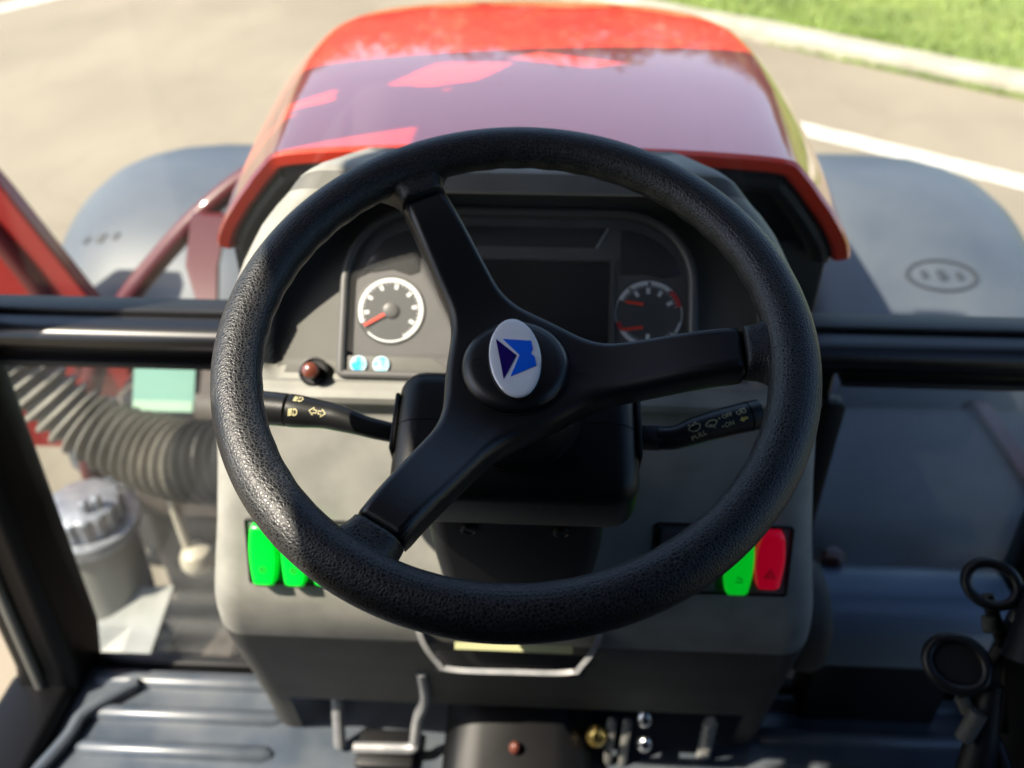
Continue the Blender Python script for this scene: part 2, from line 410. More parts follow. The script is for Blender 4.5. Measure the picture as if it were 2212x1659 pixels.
def grass_blades():
    rnd = random.Random(7); V, F = [], []
    for _ in range(26000):
        n = 0.34 + rnd.random() ** 1.6 * 7; s = rnd.uniform(-7, 7)
        z = 0.08 + 0.05 * math.sin(s * 1.3 + n) * math.sin(n * 0.9 + 2) + 0.012 * n ** 0.8
        b = Vector(kp(s, n, z)); h = rnd.uniform(0.03, 0.10); a = rnd.uniform(0, 6.28); w = rnd.uniform(0.006, 0.014)
        d = Vector((math.cos(a), math.sin(a), 0)); e = Vector((-d.y, d.x, 0)) * w; i = len(V)
        V += [b - e, b + e, b + d * h * 0.5 + Vector((0, 0, h))]; F.append([i, i + 1, i + 2])
    for _ in range(1200):                                     # weeds along the gutter
        n = rnd.uniform(-0.10, -0.01); s = rnd.gauss(2.2, 0.9)
        b = Vector(kp(s, n, 0)); h = rnd.uniform(0.02, 0.06); a = rnd.uniform(0, 6.28)
        d = Vector((math.cos(a), math.sin(a), 0)); e = Vector((-d.y, d.x, 0)) * 0.01; i = len(V)
        V += [b - e, b + e, b + d * h * 0.5 + Vector((0, 0, h))]; F.append([i, i + 1, i + 2])
    return V, F
obj('grass', grass_blades(), 'grass', sharp=0, label='short bright green grass on the verge behind the kerb', cat='grass', kind='stuff')
def stripe(p, q, w):
    p, q = Vector((p[0], p[1], 0)), Vector((q[0], q[1], 0)); t = (q - p).normalized(); e = Vector((-t.y, t.x, 0)) * w / 2; n = 40; V, F = [], []
    rnd = random.Random(int(p.x * 10))
    for i in range(n + 1):
        c = p + (q - p) * i / n; j = rnd.uniform(-0.008, 0.008)
        V += [(c.x - e.x + j, c.y - e.y, GZ + 0.004), (c.x + e.x + j, c.y + e.y, GZ + 0.004)]
        if i: F.append([2 * i - 2, 2 * i - 1, 2 * i + 1, 2 * i])
    return V, F
lm = Vector((2.02, 6.29, 0)); ld = Vector((0.762, -0.647, 0))
obj('road_marking', stripe(lm - ld * 0.45, lm + ld * 9, 0.24), 'paint', kind='structure', sharp=0)
obj('road_marking', stripe((-7.6, 6.6), (-5.2, 13.2), 0.30), 'paint', kind='structure', sharp=0)
def rock(c, r, seed):
    rnd = random.Random(seed); bm = bmesh.new(); bmesh.ops.create_icosphere(bm, subdivisions=3, radius=1)
    for v in bm.verts:
        n = 1 + 0.18 * math.sin(3 * v.co.x + seed) * math.cos(4 * v.co.y) + rnd.uniform(-0.03, 0.03)
        v.co = Vector((v.co.x * r[0] * n, v.co.y * r[1] * n, v.co.z * r[2] * n))
    return xf(bmvf(bm), Matrix.Translation(Vector(c)))
q = kp(-1.9, 1.25, 0.16); obj('stone', rock(q, (0.22, 0.13, 0.09), 1), 'stone', label='flat pale stone lying in the grass above the hood', cat='stone', sharp=0)
q = kp(-2.6, 1.0, 0.14); obj('stone', rock(q, (0.13, 0.10, 0.07), 5), 'stone', label='smaller pale stone beside the dirt patch, nearer the hood', cat='stone', sharp=0)
def dirt():
    P = [kp(-2.5 + 1.3 * math.cos(a) * (1 + 0.2 * math.sin(3 * a)), 1.6 + 0.5 * math.sin(a), 0.155) for a in [k * 6.283 / 28 for k in range(28)]]
    return P, [list(range(28))]

# ================================================================ steering wheel
WH = (0.001, 0.501, -0.315); TILT = R(23)
wheel = thing('steering_wheel', WH, 'large black three-spoke steering wheel with grained rim and white oval badge', 'steering wheel', rotx=TILT)
def sm(a, b, x):
    t = min(max((x - a) / (b - a), 0), 1); return t * t * (3 - 2 * t)
ARMS = (R(119.0), R(1.0), R(240.5))
def rim():
    rings = []; NT, NP = 288, 36
    for i in range(NT):
        t = 2 * math.pi * i / NT; ring = []
        near = min(abs((t - a + math.pi) % (2 * math.pi) - math.pi) for a in ARMS)
        grip = sm(0.16, 0.3, near)
        for j in range(NP):
            p = 2 * math.pi * j / NP; ca, sa = math.cos(p), math.sin(p)
            # finger waves on the inner underside
            k = max(0.0, -ca) ** 1.0 * max(0.0, -sa * 0.8 + 0.5); k = min(k, 1)
            wv = 1 - 0.025 * grip * k * (1 + math.sin(t * 46))
            r = 0.19 + 0.0172 * ca * wv; z = 0.0158 * sa * wv
            ring.append((r * math.cos(t), r * math.sin(t), z))
        rings.append(ring)
    V, F = loft(rings, True, False); n = NP; o = (NT - 1) * n
    for j in range(n): F.append([o + j, o + (j + 1) % n, (j + 1) % n, j])
    return V, F
obj('rim', rim(), 'leather', wheel, local=True, sharp=0)
def zt(r): return -0.0335 + 0.032 * sm(0.042, 0.165, r) 
TIP = 0.1585
def sdf(x, y):
    d = math.hypot(x, y) - 0.0475
    for a in ARMS:
        s = x * math.cos(a) + y * math.sin(a); l = -x * math.sin(a) + y * math.cos(a)
        hw = 0.0245 - 0.0065 * min(max(s / TIP, 0), 1)
        e = max(abs(l) - hw, s - TIP, -s)
        k = 0.034; h = max(k - abs(d - e), 0) / k
        d = min(d, e) - h * h * k * 0.25
    return d
def contour(phi, ins):
    c, s = math.cos(phi), math.sin(phi); lo, hi = 0.0, 0.18; r = 0.18; st = 0.0015
    while r > 0 and sdf(r * c, r * s) > -ins: r -= st
    lo, hi = max(r, 0), r + st
    for _ in range(12):
        m_ = (lo + hi) / 2
        if sdf(m_ * c, m_ * s) > -ins: hi = m_
        else: lo = m_
    return lo
def spider():
    NA = 720; ph = [2 * math.pi * i / NA for i in range(NA)]
    base = [min(contour(p, 0.0), TIP) for p in ph]
    rings = []
    def ring(ins, dz):
        out = []
        for p in ph:
            r = contour(p, ins) if ins else contour(p, 0)
            out.append((r * math.cos(p), r * math.sin(p), zt(r) + dz))
        return out
    rings.append([(x * 0.3, y * 0.3, -0.058) for x, y, z in ring(0.004, 0)])
    rings.append(ring(0.004, -0.027)); rings.append(ring(0.0008, -0.024)); rings.append(ring(0.0, -0.020)); rings.append(ring(0.0, -0.0085))
    for k in range(1, 5):
        a = math.pi / 2 * k / 4; rings.append(ring(0.0062 * (1 - math.cos(a)), -0.0085 + 0.0085 * math.sin(a)))
    last = [(math.hypot(x, y)) for x, y, z in rings[-1]]
    for f in (0.92, 0.84, 0.76, 0.68, 0.6, 0.5, 0.4, 0.3, 0.2, 0.1):
        rings.append([(last[i] * f * math.cos(ph[i]), last[i] * f * math.sin(ph[i]), zt(last[i] * f)) for i in range(NA)])
    return loft(rings)
obj('spoke_moulding', spider(), 'spoke', wheel, local=True, sharp=50)
def sleeve(a):
    rings = []
    for s, hw, zu, th in ((0.1592, 0.0165, 0.0005, 0.024), (0.1598, 0.0182, 0.0015, 0.027), (0.1625, 0.0186, 0.002, 0.028), (0.168, 0.0196, 0.003, 0.028), (0.173, 0.0222, 0.004, 0.028), (0.178, 0.0275, 0.006, 0.028), (0.183, 0.036, 0.008, 0.026), (0.189, 0.048, 0.008, 0.020)):
        ring = []
        for (l, z) in roundrect(-hw, hw, zu - th, zu, min(hw, th / 2) * 0.72, 6):
            b = 0.0015 * (1 - (l / hw) ** 2) if z > zu - th / 2 else 0
            ring.append((s * math.cos(a) - l * math.sin(a), s * math.sin(a) + l * math.cos(a), z + b))
        rings.append(ring)
    return loft(rings)
for a in ARMS: obj('spoke_sleeve', sleeve(a), 'leather', wheel, local=True, sharp=60)
cap = obj('hub_cap', lathe([(0.037, -0.040), (0.0388, -0.034), (0.0388, -0.0315), (0.0375, -0.0285), (0.0345, -0.0262), (0.030, -0.0252), (0.02, -0.0246), (0.001, -0.0244)], 96), 'cap', wheel, local=True, sharp=50)
obj('hub_groove', lathe([(0.0388, -0.0345), (0.0405, -0.0345), (0.0405, -0.0328), (0.0388, -0.0328)], 96), 'dark', wheel, local=True)
def oval(off, n=72):
    c, s = math.cos(R(7.5)), math.sin(R(7.5)); cx, cy = -0.0001, 0.0018
    return [(cx + (0.0184 - off) * math.cos(t) * c - (0.0337 - off) * math.sin(t) * s, cy + (0.0184 - off) * math.cos(t) * s + (0.0337 - off) * math.sin(t) * c) for t in [2 * math.pi * k / n for k in range(n)]]
obj('badge_seat', loft([[(x, y, -0.028) for x, y in oval(-0.0010)], [(x, y, -0.0236) for x, y in oval(-0.0010)], [(x, y, -0.0232) for x, y in oval(-0.0002)]]), 'dark', wheel, local=True)
badge = obj('badge', loft([[(x, y, -0.026) for x, y in oval(0)], [(x, y, -0.0224) for x, y in oval(0)], [(x, y, -0.0217) for x, y in oval(0.0006)], [(x, y, -0.0214) for x, y in oval(0.0016)], [(x, y, -0.0212) for x, y in oval(0.005)]]), 'white_em', wheel, local=True, label='white oval badge with navy triangle and blue arrow shape')
def flat(poly, z, th=0.0003): return prism(poly, z - th, z)
obj('navy_triangle', flat([(-0.0145, 0.0163), (0.0011, 0.0024), (-0.0072, -0.0179)], -0.0208, 0.0008), 'navy', badge, local=True, sharp=0)
obj('blue_emblem', flat([(-0.0094, 0.0163), (0.011, 0.0153), (0.0124, 0.0081), (0.0111, 0.0044), (0.014, 0.0014), (0.0153, -0.0058), (-0.0025, -0.0155), (0.0032, 0.0028)], -0.0208, 0.0008), 'blue', badge, local=True, sharp=0)
mk = comb(xf(text2('5', 0.0068), Matrix.Translation((-0.0262, -0.0045, -0.0243)) @ Matrix.Rotation(R(-80), 4, 'Z')), ([(-0.0306, -0.0002, -0.0243), (-0.0302, -0.0012, -0.0243), (-0.0234, 0.0020, -0.0243), (-0.0238, 0.0029, -0.0243)], [[0, 1, 2, 3]]))
obj('mould_mark', ([Vector(v) + Vector((0, 0, -0.0008 if i < 0 else -0.0001)) for i, v in enumerate(mk[0])], mk[1]), 'dark', cap, local=True, sharp=0)

# ================================================================ steering column with stalks
col = thing('steering_column', WH, 'black boxy steering column shroud behind the wheel, with a stalk on each side', 'steering column', rotx=TILT)
obj('collar', lathe([(0.03, -0.055), (0.046, -0.058), (0.0495, -0.064), (0.0500, -0.098), (0.0515, -0.0985), (0.0515, -0.104)], 64), 'housing', col, local=True, sharp=40)
def shell(upper):
    bm = bmesh.new(); V, F = rbox(-0.0975, 0.0975, -0.068, 0.046, -0.178, -0.1, 0.021, 6)
    vs_ = [bm.verts.new(v) for v in V]
    for f in F: bm.faces.new([vs_[i] for i in f])
    y = -0.0066 if upper else -0.0074
    g = bmesh.ops.bisect_plane(bm, geom=bm.verts[:] + bm.edges[:] + bm.faces[:], plane_co=(0, y, 0), plane_no=(0, 1, 0), clear_inner=upper, clear_outer=not upper)
    bmesh.ops.holes_fill(bm, edges=[e for e in bm.edges if e.is_boundary])
    return bmvf(bm)
obj('upper_shell', shell(True), 'housing', col, local=True, sharp=50)
obj('lower_shell', shell(False), 'housing', col, local=True, sharp=50)
obj('side_plate', rbox(-0.0995, -0.0955, -0.030, 0.022, -0.155, -0.108, 0.0015, 2), 'dark', col, local=True)
obj('side_plate', rbox(0.0955, 0.0995, -0.030, 0.022, -0.155, -0.108, 0.0015, 2), 'dark', col, local=True)
boot_r = []
for z, hw, y0, y1 in ((-0.165, 0.076, -0.055, 0.04), (-0.185, 0.076, -0.060, 0.045), (-0.23, 0.075, -0.070, 0.05), (-0.30, 0.070, -0.080, 0.05), (-0.38, 0.066, -0.085, 0.05)):
    boot_r.append([(x, y, z) for x, y in roundrect(-hw, hw, y0, y1, 0.018, 5)])
boot = obj('column_boot', loft(boot_r), 'dark', col, local=True, sharp=50)
for x in (-0.039, 0.039):
    mt = Matrix.Translation((x, -0.0625, -0.19)) @ Matrix.Rotation(R(90), 4, 'X')
    obj('screw', lathe([(0.0070, -0.002), (0.0070, 0.0010), (0.0056, 0.0015), (0.0050, 0.0004), (0.001, 0.0002)], 24, mt), 'dark', boot, local=True)
camL = Matrix.Rotation(-TILT, 3, 'X') @ (Vector((0.022, 0, 0)) - Vector(WH))
class Stalk:
    def __init__(s, pts, radii, n=14):
        s.path = smooth_path(pts, n); k = len(pts) - 1
        s.rad = []
        for i in range(len(s.path)):
            u = i / n; a = min(int(u), k - 1); s.rad.append(radii[a] + (radii[a + 1] - radii[a]) * sm(0, 1, u - a))
    def at(s, x, a):
        P = s.path; i = min(range(len(P) - 1), key=lambda j: 0 if min(P[j].x, P[j + 1].x) <= x <= max(P[j].x, P[j + 1].x) else 1 + abs(P[j].x - x))
        t = (x - P[i].x) / (P[i + 1].x - P[i].x); c = P[i].lerp(P[i + 1], t); r = s.rad[i] + (s.rad[i + 1] - s.rad[i]) * t
        T = (P[i + 1] - P[i]).normalized()
        if T.x < 0: T = -T
        f = camL - c; f = (f - T * f.dot(T)).normalized(); b = f.cross(T); al = a / r
        if b.y < 0: b = -b
        return c + (f * math.cos(al) + b * math.sin(al)) * (r + 0.00025)
    def wrap(s, vf, x0, a0, rot=0.0):
        c, n = math.cos(rot), math.sin(rot)
        return [s.at(x0 + v[0] * c - v[1] * n, a0 + v[0] * n + v[1] * c) for v in vf[0]], vf[1]
sl = Stalk([(-0.094, -0.008, -0.125), (-0.12, -0.004, -0.122), (-0.152, 0.0045, -0.12), (-0.187, 0.0088, -0.12), (-0.225, 0.0115, -0.12), (-0.245, 0.0125, -0.12)], [0.0078, 0.0085, 0.0112, 0.0138, 0.0142, 0.0135])
k = [i for i, p in enumerate(sl.path) if p.x >= -0.1872]
lst = obj('turn_signal_stalk', tube([sl.path[i] for i in k], [sl.rad[i] for i in k], 28), 'stalk', col, local=True)
k = [i for i, p in enumerate(sl.path) if p.x <= -0.1884]
obj('twist_end', tube([sl.path[i] for i in k] + [sl.path[-1] + Vector((-0.004, 0, 0))], [sl.rad[i] for i in k] + [0.009], 28), 'stalk', lst, local=True)
def lamp_icon(tilt):
    parts = [stroke(arc2(0, 0, 0.0028, -80, 80) , 0.0008), stroke([(0, -0.0029), (0, 0.0029)], 0.0008)]
    for j in range(4): parts.append(stroke([(-0.0012, 0.0023 - j * 0.0015), (-0.0044, 0.0023 - j * 0.0015 - tilt)], 0.0010))
    return comb(*parts)
def arrow_pts(d): return [(d * x, y) for x, y in ((0, 0.0012), (0.0024, 0.0012), (0.0024, 0.0031), (0.0058, 0), (0.0024, -0.0031), (0.0024, -0.0012), (0, -0.0012))]
obj('symbol', sl.wrap(lamp_icon(0.0010), -0.1795, -0.0010), 'print', lst, local=True, sharp=0)
obj('symbol', sl.wrap(lamp_icon(0), -0.1775, 0.0112), 'print', lst, local=True, sharp=0)
obj('symbol', sl.wrap(comb(stroke([(x - 0.0008, y) for x, y in arrow_pts(-1)], 0.0008, True), stroke([(x + 0.0008, y) for x, y in arrow_pts(1)], 0.0008, True)), -0.1605, 0.0012, R(-4)), 'print', lst, local=True, sharp=0)
sr = Stalk([(0.114, -0.0065, -0.122), (0.128, -0.0055, -0.121), (0.146, 0.0015, -0.12), (0.166, 0.0085, -0.12), (0.186, 0.0145, -0.12), (0.196, 0.0175, -0.12)], [0.0094, 0.0096, 0.0112, 0.0120, 0.0124, 0.0122])
k = [i for i, p in enumerate(sr.path) if p.x <= 0.1862]
rst = obj('wiper_stalk', tube([sr.path[i] for i in k], [sr.rad[i] for i in k], 28), 'stalk', col, local=True)
obj('stalk_neck', rbox(0.097, 0.1165, -0.0135, 0.0015, -0.131, -0.114, 0.0015, 2), 'dark', rst, local=True)
k = [i for i, p in enumerate(sr.path) if p.x >= 0.1868]
e = sr.path[-1]; d = (sr.path[-1] - sr.path[-2]).normalized()
obj('end_cap', tube([sr.path[i] for i in k] + [e + d * 0.0008], [sr.rad[i] for i in k] + [0.0112], 28), 'stalk', rst, local=True)
obj('end_button', tube([e, e + d * 0.003, e + d * 0.0045, e + d * 0.0052], [0.0088, 0.0086, 0.006, 0.002], 24), 'stalk', rst, local=True)
fan = comb(stroke(arc2(0, -0.0034, 0.0062, 40, 140), 0.0007), stroke([(0.0047, 0.0006), (0.0024, -0.0024), (-0.0024, -0.0024), (-0.0047, 0.0006)], 0.0007), stroke([(0, 0.0026), (0, -0.0036)], 0.0007))
obj('symbol', sr.wrap(comb(fan, stroke([(-0.0016, 0.0044), (-0.0034, 0.0036)], 0.0006), stroke([(0.0016, 0.0044), (0.0034, 0.0036)], 0.0006)), 0.1408, 0.0022, R(8)), 'print', rst, local=True, sharp=0)
obj('symbol', sr.wrap(comb(stroke(arc2(0, -0.0034, 0.0062, 40, 140), 0.0007), stroke([(0.0047, 0.0006), (0.0022, -0.0016), (-0.0022, -0.0016), (-0.0047, 0.0006)], 0.0007), stroke([(-0.0018, 0.0005), (0.0012, -0.0036)], 0.0007)), 0.1535, 0.0012, R(8)), 'print', rst, local=True, sharp=0)
dot = ([(0.0007 * math.cos(t), 0.0007 * math.sin(t), 0) for t in [k * 0.785 for k in range(8)]], [list(range(8))])
obj('lettering', sr.wrap(text2('PULL', 0.0056), 0.1420, -0.0048, R(8)), 'print', rst, local=True, sharp=0)
obj('lettering', sr.wrap(comb(text2('OFF', 0.0050), xf(dot, Matrix.Translation((-0.0066, 0, 0)))), 0.1670, 0.0046, R(6)), 'print', rst, local=True, sharp=0)
obj('lettering', sr.wrap(comb(text2('ON', 0.0052), xf(dot, Matrix.Translation((-0.0058, 0, 0)))), 0.1668, -0.0024, R(6)), 'print', rst, local=True, sharp=0)
obj('symbol', sr.wrap(comb(stroke(arc2(-0.0021, 0, 0.0016, 100, 420), 0.0006), stroke(arc2(0.0021, 0, 0.0016, 80, -240), 0.0006), stroke([(-0.001, 0.0022), (0.0042, 0.0024)], 0.0006)), 0.1785, 0.0050, R(6)), 'print', rst, local=True, sharp=0)
obj('symbol', sr.wrap(([(-0.0034, 0, 0), (-0.0006, 0.0024, 0), (-0.0006, 0.0010, 0), (0.0030, 0.0010, 0), (0.0030, -0.0010, 0), (-0.0006, -0.0010, 0), (-0.0006, -0.0024, 0)], [list(range(7))]), 0.1790, -0.0010, R(8)), 'print_y', rst, local=True, sharp=0)

# ================================================================ dashboard console
CX = -0.009
PROF = [  # y, z, half width
    (0.90, -0.322, 0.192), (0.82, -0.302, 0.200), (0.780, -0.2925, 0.206), (0.768, -0.2915, 0.209), (0.760, -0.2925, 0.212), (0.7555, -0.2955, 0.214), (0.744, -0.3065, 0.220), (0.7395, -0.3145, 0.226),
    (0.729, -0.340, 0.246), (0.718, -0.374, 0.266), (0.706, -0.412, 0.283), (0.695, -0.448, 0.295), (0.6865, -0.474, 0.302), (0.683, -0.482, 0.304),
    (0.672, -0.4845, 0.305), (0.667, -0.489, 0.305), (0.667, -0.497, 0.306), (0.671, -0.503, 0.306), (0.672, -0.513, 0.306), (0.652, -0.574, 0.310), (0.632, -0.635, 0.316), (0.613, -0.694, 0.324),
    (0.607, -0.722, 0.328), (0.608, -0.752, 0.331), (0.615, -0.785, 0.335), (0.627, -0.82, 0.339), (0.648, -0.872, 0.344), (0.690, -0.985, 0.354), (0.702, -1.022, 0.357), (0.712, -1.050, 0.358), (0.726, -1.10, 0.361), (0.742, FLOOR + 0.001, 0.364)]
def resample(prof, step):
    P = [Vector(p) for p in prof]; out = [P[0]]
    for a, b in zip(P[:-1], P[1:]):
        n = max(1, int(round((b.xy - a.xy).length / step)))
        out += [a.lerp(b, k / n) for k in range(1, n + 1)]
    return out
def plate_y(z): return 0.70 + (z + 0.475) / 0.13 * 0.11
def recess_mask(x, z):
    # rounded outline of the instrument well, in the console's own front view
    hw, top, bot = 0.247, -0.3085, -0.4795
    dx, dz = abs(x - CX) - hw, 0
    if z > (top + bot) / 2: rc = 0.115; qx, qz = abs(x - CX) - (hw - rc), z - (top - rc)
    else: rc = 0.02; qx, qz = abs(x - CX) - (hw - rc), (bot + rc) - z
    d = math.hypot(max(qx, 0), max(qz, 0)) + min(max(qx, qz), 0) - rc
    return 1 - sm(-0.007, 0.0, d)
def console_shell(part):
    prof = resample(PROF, 0.0030)
    for _ in range(10):                                                     # soften the bend under the panel
        prof = [p if not (-0.96 < p.y < -0.66) else (prof[i - 2] + prof[i - 1] + p + prof[i + 1] + prof[i + 2]) / 5 for i, p in enumerate(prof)]
    V, F = [], []; NX = 190; RC = 0.034; rows = 0; RIM0 = 10
    for i, p in enumerate(prof):
        a, b = prof[max(i - 5, 0)], prof[min(i + 5, len(prof) - 1)]
        t = (b.xy - a.xy).normalized(); nin = Vector((-t.y, t.x))          # inward normal in (y, z)
        if nin.x < 0 and nin.y > 0: nin = -nin
        y, z, hw = p
        row = []
        def side(sg):
            out = []
            for s in (0.05, 0.02): out.append((sg * hw, RC + s))
            for k in range(8):
                an = R(90 * k / 8); out.append((sg * (hw - RC + RC * math.cos(an)), RC - RC * math.sin(an)))
            return out
        line = side(-1) + [(-(hw - RC) + 2 * (hw - RC) * k / NX, 0.0) for k in range(NX + 1)] + side(1)[::-1]
        for x, dep in line:
            yy, zz, xx = y + nin.x * dep, z + nin.y * dep, CX + x
            if dep == 0 and 0.667 < y < 0.7445 and -0.484 < z < -0.306:
                m_ = recess_mask(xx, z)
                if m_ > 0: yy = y + max(plate_y(z) - y, 0) * m_
            row.append((xx, yy, zz))
        n = len(row); V += row
        if rows:
            o = (rows - 1) * n
            for j in range(n - 1):
                q_ = row[j]; inner = -0.4835 < z < -0.3065 and recess_mask(q_[0], z) > 0.35 and RIM0 <= j < n - RIM0
                inner = inner or (-0.3085 < z < -0.2945 and y < 0.7575)
                kind_ = 'surround' if inner else ('cover' if z < -0.790 else 'shell')  # underside faces get the console plastic darkened to paint in their shade
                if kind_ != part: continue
                if z < -1.034 and abs(row[j][0] - CX) < hw - 0.046: continue          # foot well opening
                F.append([o + j, o + j + 1, o + n + j + 1, o + n + j])
        rows += 1
    return V, F
dash = thing('dashboard_console', (CX, 0.75, FLOOR), 'wide grey moulded dashboard console behind the steering wheel', 'dashboard')
def loose_free(vf):
    V, F = vf; used = sorted({i for f in F for i in f}); mp = {a: b for b, a in enumerate(used)}
    return [V[i] for i in used], [[mp[i] for i in f] for f in F]
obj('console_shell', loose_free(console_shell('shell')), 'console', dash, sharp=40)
obj('shaded_underside', loose_free(console_shell('cover')), 'cover', dash, sharp=40)
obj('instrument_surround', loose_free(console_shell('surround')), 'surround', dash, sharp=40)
mt = Matrix.Translation((-0.2045, 0.688, -0.4735)) @ Matrix.Rotation(R(50), 4, 'X')
obj('knob_socket', lathe([(0.0145, -0.004), (0.0145, 0.003), (0.0125, 0.0035), (0.0118, 0.0012), (0.001, 0.001)], 32, mt), 'dark', dash)
obj('warning_knob', lathe([(0.007, 0), (0.0078, 0.006), (0.0085, 0.012), (0.0075, 0.0165), (0.004, 0.019), (0.0005, 0.0195)], 28, mt), 'copper', dash, label='small copper-red knob below the left gauge')

# ---------------------------------------------------------------- instrument cluster (own frame: x, up the face, out of the face)
CLA = R(49.75)
clu = thing('instrument_cluster', (0, 0.70, -0.475), 'arched instrument cluster with two round gauges and a black screen', 'instrument cluster', rotx=CLA)
OUT = roundrect(-0.1825, 0.1705, -0.0125, 0.1625, [0.008, 0.008, 0.075, 0.078], 14)
obj('bezel', loft([[(x, y, z) for x, y in inset(OUT, i)] for i, z in ((0, -0.004), (0, 0.010), (0.001, 0.0128), (0.003, 0.0142), (0.0065, 0.0138), (0.0085, 0.012), (0.0092, 0.004))], True, False), 'bezel', clu, local=True, sharp=50)
face = obj('face_plate', prism(inset(OUT, 0.0085), 0.001, 0.004), 'face', clu, local=True, sharp=20)
LEN = roundrect(-0.1735, 0.1615, 0.0135, 0.1535, [0.006, 0.006, 0.068, 0.070], 14)
obj('lens', prism(LEN, 0.0094, 0.0104), 'lens', clu, local=True, sharp=20)
obj('indicator_window', prism([(-0.0915, 0.1245), (0.0690, 0.1245), (0.0805, 0.1445), (-0.0915, 0.1445)], 0.0038, 0.0056, 0.0012, 2), 'plate', clu, local=True)
obj('window_trim', prism([(0.0702, 0.1245), (0.0712, 0.1245), (0.0822, 0.1440), (0.0812, 0.1440)], 0.0038, 0.0062), 'scale', clu, local=True)
obj('warning_window', prism([(0.0945, 0.0975), (0.1180, 0.0985), (0.1380, 0.0950), (0.1545, 0.0985), (0.1475, 0.1165), (0.1350, 0.1300), (0.1200, 0.1380), (0.1040, 0.1425), (0.0945, 0.1425)], 0.0038, 0.0056, 0.0012, 2), 'plate', clu, local=True)
obj('warning_window', prism([(-0.1045, 0.0965), (-0.1045, 0.1405), (-0.1200, 0.1385), (-0.1400, 0.1300), (-0.1540, 0.1130), (-0.1610, 0.0960), (-0.1500, 0.0955), (-0.1320, 0.0985), (-0.1150, 0.0930)], 0.0038, 0.0056, 0.0012, 2), 'plate', clu, local=True)
scr = obj('screen', prism(roundrect(-0.0440, 0.0835, 0.0160, 0.1100, 0.002, 3), 0.0038, 0.0060, 0.0006, 1), 'screen', clu, local=True)
obj('screen_frame', loft([[(x, y, z) for x, y in inset(roundrect(-0.0485, 0.0895, 0.0130, 0.1150, 0.004, 4), i)] for i, z in ((0, 0.003), (0, 0.0065), (0.001, 0.0075), (0.0035, 0.0075), (0.0045, 0.005))], True, False), 'bezel', clu, local=True)
def ticks(cx, cy, r0, r1, angs, w, z): return comb(*[xf(rbox(r0, r1, -w / 2, w / 2, z, z + 0.0006), Matrix.Translation((cx, cy, 0)) @ Matrix.Rotation(R(a), 4, 'Z')) for a in angs])
def needle(p, q, w0, w1, z):
    p, q = Vector(p), Vector(q); t = (q - p).normalized(); e = Vector((-t.y, t.x))
    return prism([tuple(p + e * w0), tuple(q + e * w1), tuple(q - e * w1), tuple(p - e * w0)][::-1], z, z + 0.0012)
g1 = (-0.132, 0.0572)
G1 = obj('gauge', lathe([(0.0345, 0.003), (0.0345, 0.0052), (0.0335, 0.0056), (0.0325, 0.0048), (0.001, 0.0048)], 64, Matrix.Translation((*g1, 0))), 'dial', clu, local=True, label='left round gauge with one red needle')
obj('dial_ring', annulus(*g1, 0.0284, 0.0325, -62, 205, 0.0049, 0.0054), 'scale', G1, local=True, sharp=20)
obj('dial_ring', annulus(*g1, 0.0305, 0.0322, 226, 298, 0.0049, 0.0053), 'scale', G1, local=True, sharp=20)
for a in (-28, 8, 42, 78, 114, 150, 186): obj('dial_mark', ticks(*g1, 0.0215, 0.0265, (a,), 0.0034, 0.0049), 'scale', G1, local=True)
obj('fine_scale', ticks(*g1, 0.0262, 0.0283, [-60 + 9 * k for k in range(30)], 0.0006, 0.0049), 'scale', G1, local=True, kind='stuff')
obj('needle', needle((-0.1360, 0.0538), (-0.1575, 0.0410), 0.0016, 0.0013, 0.0066), 'needle', G1, local=True)
obj('needle_hub', lathe([(0.0078, 0.0049), (0.0074, 0.0078), (0.006, 0.0085), (0.001, 0.0086)], 32, Matrix.Translation((*g1, 0))), 'bezel', G1, local=True)
g2 = (0.1232, 0.0593)
G2 = obj('gauge', lathe([(0.0350, 0.003), (0.0350, 0.0052), (0.0340, 0.0056), (0.0332, 0.0048), (0.001, 0.0048)], 64, Matrix.Translation((*g2, 0))), 'dial', clu, local=True, label='right round double gauge with two red needles')
for a0, a1, r0 in ((50, 86, 0.0288), (92, 125, 0.0288), (130, 154, 0.0290), (214, 252, 0.0290), (256, 290, 0.0288), (294, 322, 0.0292), (326, 345, 0.0305)):
    obj('dial_ring', annulus(*g2, r0, 0.0328, a0, a1, 0.0049, 0.0054, 16), 'scale', G2, local=True, sharp=20)
obj('dial_ring', annulus(*g2, 0.0320, 0.0330, 0, 360, 0.0046, 0.0051, 64), 'scale', G2, local=True, sharp=20)
obj('red_band', annulus(*g2, 0.0285, 0.0331, 14, 46, 0.0049, 0.0056, 16), 'scale_red', G2, local=True, sharp=20)
obj('red_band', annulus(*g2, 0.0288, 0.0331, 196, 211, 0.0049, 0.0056, 10), 'scale_red', G2, local=True, sharp=20)
for a in (28, 62, 92, 122, 268): obj('dial_mark', ticks(*g2, 0.0200, 0.0258, (a,), 0.0036, 0.0049), 'scale', G2, local=True)
obj('fine_scale', ticks(*g2, 0.0262, 0.0286, [16 + 8 * k for k in range(18)] + [214 + 8 * k for k in range(14)], 0.0006, 0.0049), 'scale', G2, local=True, kind='stuff')
obj('needle', needle((0.1175, 0.0683), (0.1005, 0.0707), 0.0017, 0.0014, 0.0066), 'needle', G2, local=True)
obj('needle', needle((0.1175, 0.0455), (0.0975, 0.0428), 0.0017, 0.0014, 0.0066), 'needle', G2, local=True)
pan = obj('button_panel', prism([(-0.1735, -0.0095), (-0.0585, -0.0095), (-0.0880, 0.0105), (-0.1735, 0.0105)], 0.003, 0.0092, 0.0012, 2), 'surround', clu, local=True)
